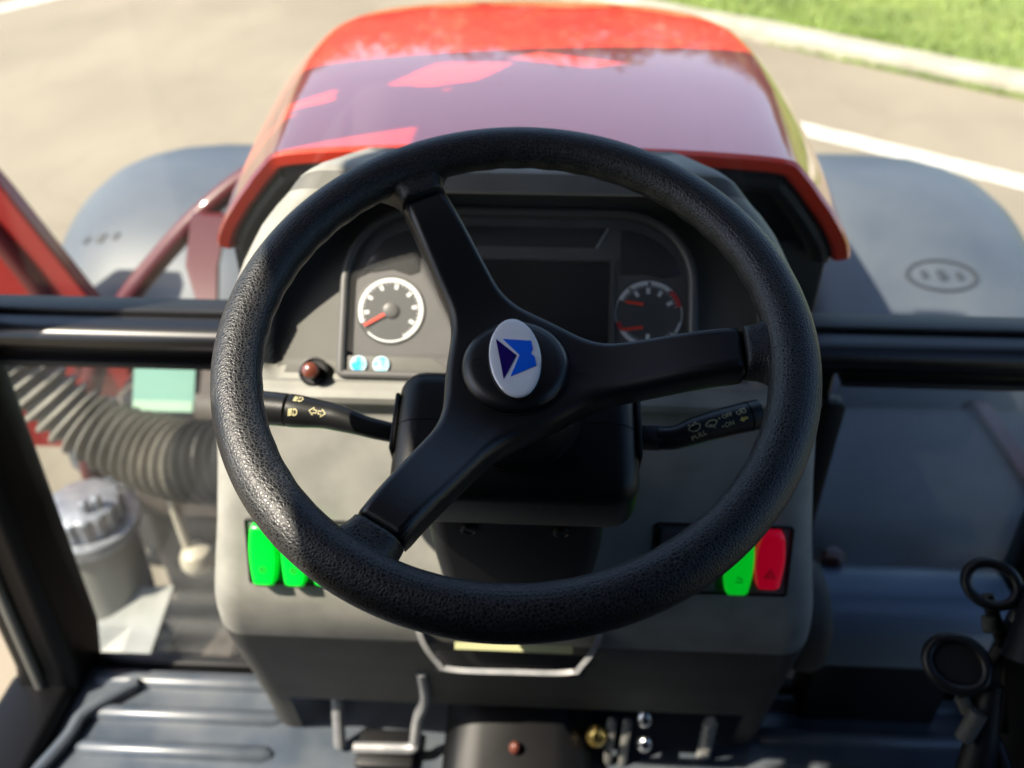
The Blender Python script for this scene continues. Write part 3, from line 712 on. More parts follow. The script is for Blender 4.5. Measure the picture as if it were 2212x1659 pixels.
for x in (-0.1602, -0.1379):
    b = obj('push_button', lathe([(0.0085, 0.008), (0.0085, 0.0108), (0.0078, 0.0116), (0.0068, 0.0112)], 32, Matrix.Translation((x, 0.0018, 0))), 'btn_ring', clu, local=True)
    obj('button_face', lathe([(0.0074, 0.0100), (0.0072, 0.0117), (0.004, 0.0124), (0.0005, 0.0126)], 32, Matrix.Translation((x, 0.0018, 0))), 'btn', b, local=True)

# ---------------------------------------------------------------- switch panels on the lower console (own frame: x, up, out)
SWA = R(71.82)
def switch_panel(name, x0, x1, y0, y1, label):
    t = thing(name, (0, 0.605, -0.717), label, 'switch panel', rotx=SWA)
    o = roundrect(x0, x1, y0, y1, 0.004, 4)
    obj('frame', loft([[(x, y, z) for x, y in inset(o, i)] for i, z in ((0, -0.004), (0, 0.0022), (0.0008, 0.0030), (0.0022, 0.0030), (0.003, 0.0015))], True, False), 'dark', t, local=True)
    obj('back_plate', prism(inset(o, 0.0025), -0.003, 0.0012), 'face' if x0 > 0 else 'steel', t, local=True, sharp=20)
    return t
def rocker(t, cx, y0, y1, hw, m, icon, tip=0.0):
    rings = []; n = 18
    for i in range(n + 1):
        u = i / n; y = y0 + (y1 - y0) * u; b = math.sin(math.pi * u) ** 0.75
        w = hw * (0.66 + 0.34 * b); h = 0.0105 + 0.003 * (2 * u - 1) ** 2 + tip * (2 * u - 1)
        if i in (0, n): w *= 0.9; h *= 0.7
        rings.append([(cx + w * c, y, z) for c, z in ((-1, 0), (-1, h * 0.7), (-0.93, h * 0.93), (-0.8, h), (-0.3, h * 1.02), (0.3, h * 1.02), (0.8, h), (0.93, h * 0.93), (1, h * 0.7), (1, 0))])
    r = obj('rocker_switch', loft(rings), m, t, local=True, sharp=50)
    ym = y0 + (y1 - y0) * 0.29; zz = 0.0124
    if icon == 'lamp': vf = comb(stroke(arc2(cx, ym, 0.0030, 0, 340, 20), 0.0010), xf(dot, Matrix.Translation((cx, ym, 0))))
    elif icon == 'hazard': vf = comb(stroke([(cx - 0.0055, ym - 0.004), (cx + 0.0055, ym - 0.004), (cx, ym + 0.006)], 0.0018, True), stroke([(cx - 0.0022, ym - 0.002), (cx + 0.0022, ym - 0.002), (cx, ym + 0.002)], 0.0014, True))
    else: vf = comb(stroke([(cx - 0.003, ym - 0.003), (cx + 0.004, ym - 0.003), (cx + 0.003, ym + 0.001), (cx - 0.001, ym + 0.001), (cx - 0.001, ym + 0.003)], 0.0012))
    obj('symbol', ([(v[0], v[1], zz + tip * -0.42) for v in vf[0]], vf[1]), 'icon', r, local=True, sharp=0)
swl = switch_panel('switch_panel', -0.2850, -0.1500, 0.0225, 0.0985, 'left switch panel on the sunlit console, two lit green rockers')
rocker(swl, -0.2655, 0.0255, 0.0945, 0.0152, 'green', 'lamp', -0.0015)
rocker(swl, -0.2330, 0.0255, 0.0945, 0.0140, 'green', 'lamp', -0.0015)
rocker(swl, -0.2010, 0.0270, 0.0975, 0.0142, 'green', 'lamp', -0.0015)
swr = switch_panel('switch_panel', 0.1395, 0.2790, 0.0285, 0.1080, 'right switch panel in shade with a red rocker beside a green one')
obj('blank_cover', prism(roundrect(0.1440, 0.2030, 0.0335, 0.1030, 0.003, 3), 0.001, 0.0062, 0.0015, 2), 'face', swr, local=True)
rocker(swr, 0.2255, 0.0325, 0.1010, 0.0150, 'green', 'fan', 0.0015)
rocker(swr, 0.2560, 0.0410, 0.1050, 0.0150, 'red_sw', 'hazard', -0.0010)

# ================================================================ cab
cab = thing('tractor_cab', (0, 0.2, FLOOR), 'black tractor cab frame with windshield, lower panes, crossbar and ribbed floor', 'tractor cab')
obj('floor_pan', rbox(-0.78, 0.78, -0.75, 0.842, FLOOR - 0.05, FLOOR - 0.006, 0.004, 1), 'cab_black', cab)
obj('floor_mat', rbox(-0.70, 0.70, -0.70, 0.832, FLOOR - 0.0058, FLOOR, 0.002, 2), 'mat_rub', cab)
def rib_section(x0, x1, y):
    pr = [(-0.013, 0.0), (-0.011, 0.006), (-0.006, 0.0105), (0.0, 0.0115), (0.006, 0.0105), (0.011, 0.006), (0.013, 0.0)]
    return loft([[(x, y + a * f, FLOOR + b * f) for a, b in pr] for x, f in ((x0, 0.4), (x0 + 0.012, 1), (x1 - 0.012, 1), (x1, 0.4))])
for i in range(8):
    y = 0.812 - 0.058 * i
    obj('mat_rib', rib_section(-0.675 + 0.012 * min(i, 3), -0.36, y), 'mat_rub', cab)
    obj('mat_rib', rib_section(0.345, 0.685, y + 0.006), 'mat_rub', cab)
obj('windshield', rbox(-0.70, 0.70, 0.893, 0.898, -0.518, 0.42), 'windshield', cab, sharp=20)
obj('windshield_seal', rbox(-0.73, 0.73, 0.872, 0.905, -0.5240, -0.5175, 0.0025, 2), 'rubber', cab)
bar_s = [(0.905, -0.5245), (0.852, -0.5245), (0.840, -0.527), (0.833, -0.534), (0.833, -0.546), (0.838, -0.552), (0.850, -0.556), (0.858, -0.558), (0.860, -0.575), (0.905, -0.575)]
obj('crossbar', loft([[(x, y, z) for y, z in bar_s] for x in (-0.73, 0.73)]), 'bar', cab, sharp=50)
for sg, x0, x1 in ((-1, 0.345, 0.69), (1, 0.375, 0.69)):
    a, b = sorted((sg * x0, sg * x1))
    obj('lower_pane', rbox(a, b, 0.851, 0.856, FLOOR - 0.03, -0.578), 'low_glass' if sg < 0 else 'dusty_glass', cab, sharp=20)
    obj('pane_frame', comb(rbox(a, b, 0.846, 0.872, -0.586, -0.5775, 0.003, 2), rbox(sg * x0 - 0.012, sg * x0 + 0.012, 0.844, 0.872, FLOOR - 0.02, -0.613, 0.004, 2), rbox(a, b, 0.843, 0.862, FLOOR - 0.04, FLOOR + 0.004, 0.004, 2)), 'rubber', cab)
    pl = obj('pillar', loft([[(sg * (x + dx), y + dy, z) for x, y in roundrect(0.682, 0.775, 0.79, 0.90, 0.02, 4)] for z, dx, dy in ((FLOOR - 0.04, 0.012, -0.03), (FLOOR + 0.06, 0.0, -0.01), (-0.55, -0.014, 0.0), (0.45, -0.06, 0.0))]), 'cab_black', cab, sharp=50)
    obj('door_seal', tube(smooth_path([(sg * 0.735, 0.775, FLOOR + 0.03), (sg * 0.728, 0.78, -0.9), (sg * 0.712, 0.785, -0.55), (sg * 0.66, 0.785, 0.4)], 6), 0.008, 10), 'seal', pl)
    obj('sill', rbox(min(sg * 0.69, sg * 0.79), max(sg * 0.69, sg * 0.79), -0.75, 0.80, FLOOR - 0.05, FLOOR + 0.03, 0.012, 3), 'cab_black', cab)
    obj('rear_pillar', rbox(min(sg * 0.69, sg * 0.77), max(sg * 0.69, sg * 0.77), -0.78, -0.68, FLOOR - 0.05, 0.42, 0.015, 2), 'cab_black', cab)
    # black bulkhead between console and pane
obj('bulkhead', rbox(-0.345, 0.372, 0.864, 0.905, FLOOR - 0.05, -0.523, 0.004, 1), 'cab_black', cab)
obj('roof', rbox(-0.695, 0.75, -0.85, 0.93, 0.41, 0.53, 0.05, 4), 'headliner', cab)
# thin front visor added out of view: shades the hood, holes shape sun patches
SUN_HOLES = [[(-0.763, 0.944), (-0.708, 1.064), (-0.589, 1.069), (-0.632, 0.972), (-0.694, 0.936)], [(-0.604, 1.094), (-0.554, 1.137), (-0.420, 1.077), (-0.478, 1.044)], [(-0.903, 0.865), (-0.832, 0.930), (-0.825, 0.878), (-0.902, 0.836)]]
def inside(p, poly):
    c = False
    for (x1, y1), (x2, y2) in zip(poly, poly[1:] + poly[:1]):
        if (y1 > p[1]) != (y2 > p[1]) and p[0] < (x2 - x1) * (p[1] - y1) / (y2 - y1) + x1: c = not c
    return c
def shade_plate():
    V, F, idx = [], [], {}; st = 0.00625
    def vid(i, j, k):
        if (i, j, k) not in idx: idx[(i, j, k)] = len(V); V.append((-0.98 + i * st, 0.83 + j * st, 0.44 + 0.006 * k))
        return idx[(i, j, k)]
    for i in range(150):
        for j in range(64):
            p = (-0.98 + (i + 0.5) * st, 0.83 + (j + 0.5) * st)
            if p[1] < 0.925 and p[0] > -0.68: continue
            if any(inside(p, c) for c in SUN_HOLES) or p[1] > 1.215 - 0.22 * (p[0] + 0.1) ** 2: continue
            for k in (0, 1): F.append([vid(i, j, k), vid(i + 1, j, k), vid(i + 1, j + 1, k), vid(i, j + 1, k)])
    return V, F
obj('hood_shade_plate', shade_plate(), 'headliner', cab, sharp=0)
obj('rear_panel', rbox(-0.75, 0.75, -0.80, -0.76, FLOOR - 0.05, -0.25, 0.01, 2), 'cab_black', cab)
obj('rear_window', rbox(-0.70, 0.70, -0.785, -0.78, -0.25, 0.41), 'tint_glass', cab, sharp=20)
obj('door_window', rbox(0.745, 0.75, -0.68, 0.79, FLOOR + 0.03, 0.41), 'door_glass', cab, sharp=20)
for sg in (-1, 1): obj('light_block_panel', rbox(min(sg * 0.705, sg * 0.735), max(sg * 0.705, sg * 0.735), -0.70, 0.20 if sg < 0 else 0.0, FLOOR, 0.41, 0.01, 2), 'cab_black', cab)  # solid panels added out of view to cut light entering the cab
for sg in (-1, 1): obj('wheel_arch', rbox(min(sg * 0.40, sg * 0.74), max(sg * 0.40, sg * 0.74), -0.76, 0.02 if sg < 0 else 0.12, FLOOR, -0.60, 0.08, 4), 'dark', cab)
obj('mat_trim', tube(smooth_path([(-0.60, 0.80, FLOOR + 0.012), (-0.655, 0.745, FLOOR + 0.014), (-0.665, 0.70, FLOOR + 0.012), (-0.70, 0.60, FLOOR + 0.012)], 6), 0.010, 10), 'mat_rub', cab)
# heater duct right of the console
duct = thing('heater_duct', (0.53, 0.80, -0.99), 'rounded blue-grey duct lying across the cab right of the console', 'duct')
dp = [(y, z) for y, z in roundrect(0.735, 0.862, -0.995, -0.868, 0.055, 8)]
obj('duct_body', loft([[(x, y, z) for y, z in dp] for x in (0.40, 0.64)]), 'duct', duct, sharp=40)
obj('duct_flange', loft([[(x, y, z) for y, z in inset(dp, i)] for x, i in ((0.362, 0.004), (0.366, -0.006), (0.388, -0.010), (0.402, -0.004), (0.404, 0.004))]), 'seal', duct, sharp=40)
obj('duct_foot', rbox(0.42, 0.62, 0.79, 0.85, FLOOR, -0.985, 0.005, 2), 'dark', duct)
obj('duct_bolt', lathe([(0.014, -0.02), (0.014, 0.006), (0.011, 0.010), (0.001, 0.011)], 20, Matrix.Translation((0.425, 0.845, -0.868))), 'copper', duct)
# control levers
def lever(name, base, top, r, label, kr):
    t = thing(name, base, label, 'lever', 'hand levers beside the right door')
    obj('stem', tube(smooth_path([base, tuple(Vector(base).lerp(Vector(top), 0.5) + Vector((0.012, 0, 0))), top], 8), 0.007, 12), 'dark', t)
    c = Vector(top) + Vector((0.0, 0.0, r * 0.8)); fw = (c - Vector((0.022, 0, 0))).normalized(); a = fw.orthogonal().normalized(); b = fw.cross(a)
    loop = [c + (a * math.cos(s) * r + b * math.sin(s) * r * 1.15) for s in [2 * math.pi * k / 36 for k in range(36)]]
    rings = [[p + ((p - c).normalized() * math.cos(q) + fw * math.sin(q)) * kr for q in [2 * math.pi * k / 12 for k in range(12)]] for p in loop]
    V, F = loft(rings, True, False)
    for j in range(12): F.append([35 * 12 + j, 35 * 12 + (j + 1) % 12, (j + 1) % 12, j])
    obj('handle_loop', (V, F), 'stalk', t)
    if r > 0.022: obj('handle_web', loft([[p + (c - p) * 0.06 + fw * d_ for p in loop] for d_ in (0.002, 0.006)]), 'dark', t)
    d = (Vector(top) - Vector(base)).normalized(); p = Vector(top) - d * 0.03
    obj('ferrule', tube([p - d * 0.008, p + d * 0.008], 0.0080, 16), 'seal', t)
    return t
lever('control_lever', (0.505, 0.54, -0.80), (0.487, 0.625, -0.69), 0.021, 'upper black loop-handled lever at the right door edge', 0.0055)
lever('control_lever', (0.50, 0.48, -0.83), (0.445, 0.565, -0.745), 0.024, 'lower black loop-handled lever nearer the floor mat', 0.006)
seat = thing('driver_seat', (0, -0.4, FLOOR), 'black driver seat behind the steering wheel, where the camera is held', 'seat')
obj('seat_base', rbox(-0.20, 0.20, -0.60, -0.12, FLOOR, -0.82, 0.03, 3), 'dark', seat)
obj('seat_cushion', rbox(-0.25, 0.25, -0.62, -0.05, -0.82, -0.70, 0.05, 4), 'rubber', seat)
obj('backrest', xf(rbox(-0.25, 0.25, -0.07, 0.07, 0.0, 0.72, 0.06, 4), Matrix.Translation((0, -0.56, -0.74)) @ Matrix.Rotation(R(8), 4, 'X')), 'rubber', seat)
lc = thing('lever_box', (0.55, 0.42, FLOOR), 'black lever box at the lower right corner of the photo', 'lever box')
obj('box_body', loft([[(x, y, z) for x, y in roundrect(x0, 0.68, 0.25, y1, 0.03, 4)] for z, x0, y1 in ((FLOOR, 0.57, 0.50), (-0.90, 0.555, 0.52), (-0.80, 0.545, 0.52), (-0.775, 0.56, 0.50))]), 'dark', lc, sharp=50)
obj('box_upper', rbox(0.505, 0.70, 0.50, 0.63, -0.88, -0.650, 0.03, 3), 'dark', lc)
for p, q, r in (((0.50, 0.55, -0.70), (0.515, 0.60, -0.635), 0.016), ((0.545, 0.53, -0.70), (0.56, 0.57, -0.60), 0.018), ((0.47, 0.50, -0.84), (0.478, 0.55, -0.735), 0.014)): obj('lever_gaiter', tube([p, tuple((Vector(p) + Vector(q)) / 2), q], [r * 1.5, r * 1.1, r * 0.7], 16), 'dark', lc)
for p, q, r in (((0.452, 0.52, -0.785), (0.462, 0.53, -0.755), 0.011), ((0.508, 0.60, -0.70), (0.515, 0.605, -0.675), 0.007), ((0.52, 0.58, -0.74), (0.525, 0.585, -0.72), 0.008), ((0.49, 0.58, -0.755), (0.50, 0.59, -0.73), 0.007)):
    obj('cable_end', tube([p, q], r * 0.8, 14), 'seal', lc)

# ---------------------------------------------------------------- under the column: bracket, pedals
tb = thing('tilt_bracket', (-0.005, 0.62, -0.84), 'bent pale metal bracket under the column with a yellowish label', 'bracket')
def strap(path, w, th, m, parent, name):
    P = smooth_path(path, 6); rings = []
    for i, p in enumerate(P):
        t = (P[min(i + 1, len(P) - 1)] - P[max(i - 1, 0)]).normalized(); up = Vector((0, -0.55, 0.83)); up = (up - t * up.dot(t)).normalized(); s = t.cross(up)
        rings.append([p + up * a * w + s * b * th for a, b in ((-0.5, -0.5), (0.5, -0.5), (0.5, 0.5), (-0.5, 0.5))])
    return obj(name, loft(rings), m, parent, sharp=40)
strap([(-0.112, 0.63, -0.745), (-0.106, 0.612, -0.775), (-0.090, 0.602, -0.802), (-0.072, 0.598, -0.812), (0.0, 0.597, -0.811), (0.058, 0.598, -0.809), (0.074, 0.602, -0.796), (0.088, 0.612, -0.770), (0.092, 0.63, -0.742)], 0.026, 0.006, 'steel', tb, 'bent_bar')
obj('bracket_block', rbox(-0.098, 0.080, 0.625, 0.72, -0.86, -0.74, 0.008, 2), 'dark', tb)
obj('label_strip', xf(rbox(-0.066, 0.066, -0.002, 0.002, -0.010, 0.010, 0.001, 1), Matrix.Translation((-0.004, 0.618, -0.786)) @ Matrix.Rotation(R(-35), 4, 'X')), 'label', tb)
def pedal(name, pts, w, label, m='steel'):
    t = thing(name, (pts[0][0], pts[0][1], FLOOR), label, 'pedal')
    obj('pedal_arm', tube(smooth_path(pts, 5), w, 10), m, t)
    return t
p1 = pedal('clutch_pedal', [(-0.262, 0.75, -1.02), (-0.262, 0.735, -1.07), (-0.262, 0.71, FLOOR + 0.01)], 0.009, 'left grey pedal arm hanging under the console')
p2 = thing('pedal_frame', (-0.17, 0.70, FLOOR), 'U-shaped grey rod frame between the pedals under the console', 'pedal frame')
obj('frame_rod', tube(smooth_path([(-0.120, 0.66, -0.90), (-0.125, 0.69, -1.00), (-0.140, 0.70, -1.06), (-0.148, 0.70, -1.115), (-0.152, 0.695, -1.125), (-0.19, 0.695, -1.128), (-0.236, 0.695, -1.13)], 6), 0.008, 10), 'steel', p2)
obj('pedal_pad', rbox(-0.235, -0.150, 0.675, 0.735, -1.155, -1.140, 0.006, 2), 'rubber', p2)
for x in (-0.218, -0.192):
    obj('brass_nut', lathe([(0.010, -0.01), (0.010, 0.004), (0.007, 0.008), (0.001, 0.009)], 14, Matrix.Translation((x, 0.755, -1.075)) @ Matrix.Rotation(R(50), 4, 'X')), 'brass', p2)
bk = thing('brake_linkage', (0.13, 0.72, FLOOR), 'pair of upright metal links with brass and steel fittings below the console', 'linkage')
for x in (0.128, 0.149): obj('link_bar', rbox(x - 0.006, x + 0.006, 0.70, 0.712, FLOOR, -1.055, 0.004, 2), 'galv', bk)
for (x, y, z, r, m) in ((0.108, 0.70, -1.085, 0.014, 'brass'), (0.172, 0.71, -1.055, 0.011, 'chrome'), (0.175, 0.70, -1.098, 0.011, 'chrome'), (-0.005, 0.68, -1.09, 0.008, 'copper')):
    bm = bmesh.new(); bmesh.ops.create_uvsphere(bm, u_segments=20, v_segments=12, radius=r)
    for v in bm.verts: v.co.z *= 1.35
    obj('fitting', xf(bmvf(bm), Matrix.Translation((x, y, z))), m, bk)
obj('coil_cable', tube([(0.265 + 0.003 * math.sin(k * 1.6), 0.72, -1.07 - k * 0.0045) for k in range(20)], [0.008 + 0.0018 * math.sin(k * 1.6) for k in range(20)], 12), 'galv', bk)
tun = thing('transmission_tunnel', (-0.01, 0.74, FLOOR), 'dark rounded cover on the floor below the column', 'cover')
obj('tunnel_cover', loft([[(x, y, z) for x, z in [(-0.11 * f, FLOOR), (-0.105 * f, FLOOR + h * 0.6), (-0.085 * f, FLOOR + h * 0.9), (-0.05 * f, FLOOR + h), (0.05 * f, FLOOR + h), (0.08 * f, FLOOR + h * 0.9), (0.10 * f, FLOOR + h * 0.6), (0.105 * f, FLOOR)]] for y, f, h in ((0.60, 0.9, 0.02), (0.66, 1, 0.05), (0.74, 1, 0.10), (0.86, 1, 0.16))]), 'cab_black', tun, sharp=40)

# ================================================================ outside the windshield: hood
hood = thing('tractor_hood', (0, 1.6, -0.9), 'glossy red tractor hood beyond the windshield', 'hood')
HS = [  # y, crown z, half width to the crease, half width to the lower edge, depth of the shoulder, sideways shift
    (0.955, -0.349, 0.305, 0.388, 1.0, 0.0), (1.10, -0.350, 0.322, 0.405, 0.92, -0.003), (1.30, -0.353, 0.346, 0.420, 0.80, -0.007), (1.50, -0.360, 0.364, 0.430, 0.70, -0.012),
    (1.70, -0.370, 0.366, 0.428, 0.62, -0.017), (1.85, -0.382, 0.346, 0.410, 0.58, -0.020), (1.98, -0.397, 0.306, 0.375, 0.56, -0.020), (2.10, -0.416, 0.255, 0.330, 0.56, -0.020),
    (2.20, -0.440, 0.205, 0.285, 0.62, -0.020), (2.28, -0.474, 0.165, 0.245, 0.75, -0.020), (2.34, -0.52, 0.14, 0.21, 1.0, -0.020), (2.375, -0.60, 0.13, 0.19, 1.0, -0.020), (2.39, -0.72, 0.12, 0.18, 1.0, -0.020)]
def hood_ring(y, z0, cx, ox, g, sh, ins=0.0):
    half = [(cx * t, d) for t, d in ((0, .012), (.13, .0119), (.26, .0115), (.39, .0109), (.52, .010), (.66, .0083), (.79, .006), (.88, .0038), (.94, .0016), (.98, -.0012), (1, -.0045))]
    half += [(cx + (ox - cx) * t, -d * g) for t, d in ((.07, .010), (.14, .016), (.28, .028), (.42, .042), (.56, .055), (.70, .070), (.82, .084), (.92, .098), (.98, .110), (1, .119))]
    full = [(-x, z) for x, z in half[::-1]] + half[1:]
    full = [(x + sh, z0 + z) for x, z in full]
    if ins:
        c = []
        for i, (x, z) in enumerate(full):
            a, b = full[max(i - 2, 0)], full[min(i + 2, len(full) - 1)]
            t = Vector((b[0] - a[0], b[1] - a[1])).normalized(); c.append((x + t.y * ins, z - t.x * ins))
        full = c
    return [(x, y, z) for x, z in full]
H0 = HS[0][1:]
hr = [hood_ring(*p, *q) for p, q in zip(smooth_path([h[:3] for h in HS], 5), smooth_path([h[3:] for h in HS], 5))]
hr = [hood_ring(0.975, *H0, 0.022), hood_ring(0.958, *H0, 0.0205), hood_ring(0.951, *H0, 0.016), hood_ring(0.950, *H0, 0.004)] + hr
obj('hood_skin', loft(hr, False, False), 'hood', hood, sharp=24)
sealp = [Vector(p) for p in hood_ring(0.968, *H0, 0.034)]
obj('hood_seal', tube(smooth_path(sealp, 2), 0.013, 10), 'rubber', hood)
obj('hood_bulkhead', ([Vector(p) for p in hood_ring(1.01, *H0, 0.02)], [list(range(41))]), 'dark', hood, sharp=0)
obj('engine_shroud', rbox(-0.385, 0.375, 0.985, 1.95, -1.05, -0.462, 0.012, 2), 'dark', hood)

# ================================================================ front fenders and wheels
def fender(sg, label):
    t = thing('front_fender', (sg * 0.9, 2.1, -1.42), label, 'fender', 'front fenders')
    prof = [(0.60, -0.035), (0.615, -0.006), (0.66, 0.008), (0.76, 0.016), (0.88, 0.016), (0.98, 0.008), (1.06, -0.010), (1.12, -0.034), (1.17, -0.07), (1.20, -0.12), (1.205, -0.16)]
    def layer(off):
        rings = []
        for k in range(41):
            a = R(35 + 140 * k / 40); e = sm(0, 0.25, k / 40) * 0.25 + 0.75
            e = 0.80 + 0.20 * sm(0.0, 0.22, k / 40) * (1 - 0.35 * sm(0.82, 1.0, k / 40))
            ring = []
            for x, d in prof:
                r = 0.615 + d + off
                xx = 0.60 + (x - 0.60) * e - off * 0.3
                ring.append((sg * xx, 2.10 + r * math.cos(a), -1.42 + r * math.sin(a)))
            rings.append(ring)
        return rings
    A, B = layer(0), layer(-0.008)
    rings = [a + b[::-1] for a, b in zip(A, B)]
    o = obj('fender_skin', loft(rings), 'fender', t, sharp=50)
    return t, o
def on_fender(sg, x, a, h):
    # point on the fender skin at lateral x and arc angle a (degrees)
    prof = [(0.60, -0.035), (0.66, 0.008), (0.76, 0.016), (0.88, 0.016), (0.98, 0.008), (1.06, -0.010), (1.12, -0.034)]
    d = 0
    for (x0, d0), (x1, d1) in zip(prof[:-1], prof[1:]):
        if x0 <= x <= x1: d = d0 + (d1 - d0) * (x - x0) / (x1 - x0)
    r = 0.615 + d + h
    return Vector((sg * x, 2.10 + r * math.cos(R(a)), -1.42 + r * math.sin(R(a))))
def fender_emblem(sg, xc, ac, parent):
    def ring_of(rx, ra, w, n=48):
        V, F = [], []
        for k in range(n):
            s = 2 * math.pi * k / n
            for f, h in ((1 + w, 0.0), (1 + w, 0.004), (1 - w, 0.004), (1 - w, 0.0)):
                V.append(on_fender(sg, xc + rx * f * math.cos(s), ac + ra * f * math.sin(s), h))
        for k in range(n):
            for j in range(4): F.append([k * 4 + j, ((k + 1) % n) * 4 + j, ((k + 1) % n) * 4 + (j + 1) % 4, k * 4 + (j + 1) % 4])
        return V, F
    if sg > 0: obj('emblem_ring', ring_of(0.078, 3.4, 0.06), 'emblem', parent, sharp=40)
    for dx, w, tl in ((-0.040, 0.010, 1.2), (0.0, 0.014, 1.6), (0.040, 0.010, 1.2)):
        V = []
        for px, pa in ((-1, -0.8), (-0.3, 1), (1, 0.6), (0.4, -0.9)): 
            V.append(on_fender(sg, xc + dx + px * w, ac + pa * tl * 0.8, 0.0035))
        V += [v + Vector((0, 0.003, -0.004)) for v in V]
        obj('emblem_mark', (V, [[0, 1, 2, 3], [7, 6, 5, 4], [0, 4, 5, 1], [1, 5, 6, 2], [2, 6, 7, 3], [3, 7, 4, 0]]), 'emblem', parent, sharp=0)
fl, fs = fender(-1, 'left grey dusty front fender beside the red hood'); fender_emblem(-1, 1.035, 118, fl)
fr, fs = fender(1, 'right grey-blue front fender with a dark oval emblem'); fender_emblem(1, 0.905, 124, fr)
axle = thing('front_axle', (0, 2.1, GZ), 'front axle under the hood carrying the two front wheels', 'axle')
obj('axle_beam', rbox(-0.80, 0.80, 2.04, 2.16, GZ + 0.50, GZ + 0.62, 0.02, 2), 'engine', axle)
for sg in (-1, 1):
    mt = Matrix.Translation((sg * 0.9, 2.1, GZ + 0.565)) @ Matrix.Rotation(R(90), 4, 'Y')
    t = obj('wheel', lathe([(0.305, -0.10), (0.29, -0.06), (0.10, -0.02), (0.09, 0.04), (0.29, 0.06), (0.305, 0.10)], 40, mt), 'rim_paint', axle)
    obj('tyre', lathe([(0.30, -0.12), (0.36, -0.16), (0.48, -0.165), (0.53, -0.14), (0.545, -0.08), (0.55, 0), (0.545, 0.08), (0.53, 0.14), (0.48, 0.165), (0.36, 0.16), (0.30, 0.12)], 64, mt), 'tyre', t, sharp=50)
    for k in range(22):
        a = 2 * math.pi * k / 22; s = 1 if k % 2 else -1
        obj('tread_lug', xf(rbox(0.53, 0.565, -0.02, 0.02, -0.01, 0.15, 0.004, 1), mt @ Matrix.Rotation(a, 4, 'Z') @ Matrix.Scale(s, 4, (0, 0, 1)) @ Matrix.Rotation(R(30), 4, 'X')), 'tyre', t)

# ================================================================ outside the lower left pane
eng = thing('engine_block', (0, 1.6, -1.75), 'dark brown engine casting below the hood, seen through the lower left pane', 'engine')
obj('engine_casting', rbox(-0.30, 0.30, 1.0, 2.25, -1.75, -0.55, 0.03, 3), 'engine', eng)
obj('side_cover', rbox(-0.352, -0.305, 1.02, 1.9, -1.30, -0.86, 0.012, 2), 'red2', eng)
obj('frame_rail', rbox(-0.60, -0.31, 0.95, 2.0, -1.62, -1.48, 0.02, 2), 'engine', eng)
ft = thing('fuel_tank', (-0.60, 1.5, -1.75), 'brown-grey fuel tank behind the corrugated hose, left of the engine', 'tank')
obj('tank_shell', rbox(-0.84, -0.36, 1.30, 1.95, -1.75, -0.98, 0.05, 4), 'engine', ft)
obj('step_plate', rbox(-0.92, -0.36, 0.92, 1.31, -1.60, -1.545, 0.01, 2), 'engine', ft)
hose = thing('intake_hose', (-0.66, 1.15, -1.0), 'thick corrugated rubber intake hose beyond the lower left pane', 'hose')
hp = smooth_path([(-0.895, 1.17, -0.765), (-0.845, 1.16, -0.84), (-0.775, 1.15, -0.915), (-0.68, 1.13, -0.950), (-0.58, 1.10, -0.950), (-0.48, 1.075, -0.920), (-0.38, 1.05, -0.88), (-0.30, 1.04, -0.85)], 40)
ds = [0.0]
for a, b in zip(hp[:-1], hp[1:]): ds.append(ds[-1] + (b - a).length)
hrad = [0.050 + 0.016 * sm(0.1, 0.42, s) + 0.0075 * math.sin(2 * math.pi * s / 0.0235) for s in ds]
cut = min(range(len(hp)), key=lambda i: abs(hp[i].x + 0.565))
obj('corrugated_tube', tube(hp[:cut + 1], hrad[:cut + 1], 28), 'hose', hose, sharp=0)
obj('corrugated_tube', tube(hp[cut:], hrad[cut:], 28), 'rubber', hose, sharp=0, label='hose end next to the console, its shade painted black')  # shadow over this end put into the colour: black instead of beige
obj('inlet_pipe', tube(smooth_path([(-1.02, 1.20, -0.60), (-0.95, 1.185, -0.69), (-0.885, 1.168, -0.78)], 6), 0.053, 28), 'galv', hose)
f0 = frames(hp)[16]
obj('hose_clamp', tube([f0[0] - f0[1] * 0.009, f0[0] + f0[1] * 0.009], 0.0585, 32), 'chrome', hose)
obj('clamp_screw', xf(rbox(-0.014, 0.014, -0.008, 0.008, -0.008, 0.008, 0.003, 2), Matrix.Translation(f0[0] + Vector((0.02, -0.045, 0.035)))), 'chrome', hose)
pm = Matrix.Translation((-0.646, 1.20, -0.872)) @ Matrix.Rotation(R(52), 4, 'X')
pt = thing('info_plate', (-0.646, 1.20, -0.91), 'mint green rectangular plate above the corrugated hose', 'plate')
obj('plate_sheet', xf(prism(roundrect(-0.055, 0.055, -0.040, 0.040, 0.003, 3), -0.002, 0.0, 0.0005, 1), pm), 'mint', pt)
obj('plate_stripe', xf(rbox(-0.053, 0.053, -0.038, -0.020, 0.0, 0.0012), pm), 'mint2', pt)
obj('plate_holder', xf(rbox(-0.05, 0.05, -0.005, 0.05, -0.04, -0.003, 0.002, 1), pm), 'engine', pt)
flt = thing('fuel_filter', (-0.875, 1.20, -1.50), 'fuel filter with grey ribbed cap and cloudy bowl beyond the lower left pane', 'filter')
T = lambda z: Matrix.Translation((-0.875, 1.20, z))
obj('filter_bowl', lathe([(0.060, -0.26), (0.074, -0.25), (0.080, -0.10), (0.082, -0.02), (0.080, 0.0)], 40, T(-1.215)), 'bowl', flt, sharp=40)
obj('filter_collar', lathe([(0.080, -0.02), (0.094, -0.018), (0.097, -0.005), (0.094, 0.008), (0.080, 0.010)], 48, T(-1.205)), 'alu', flt, sharp=40)
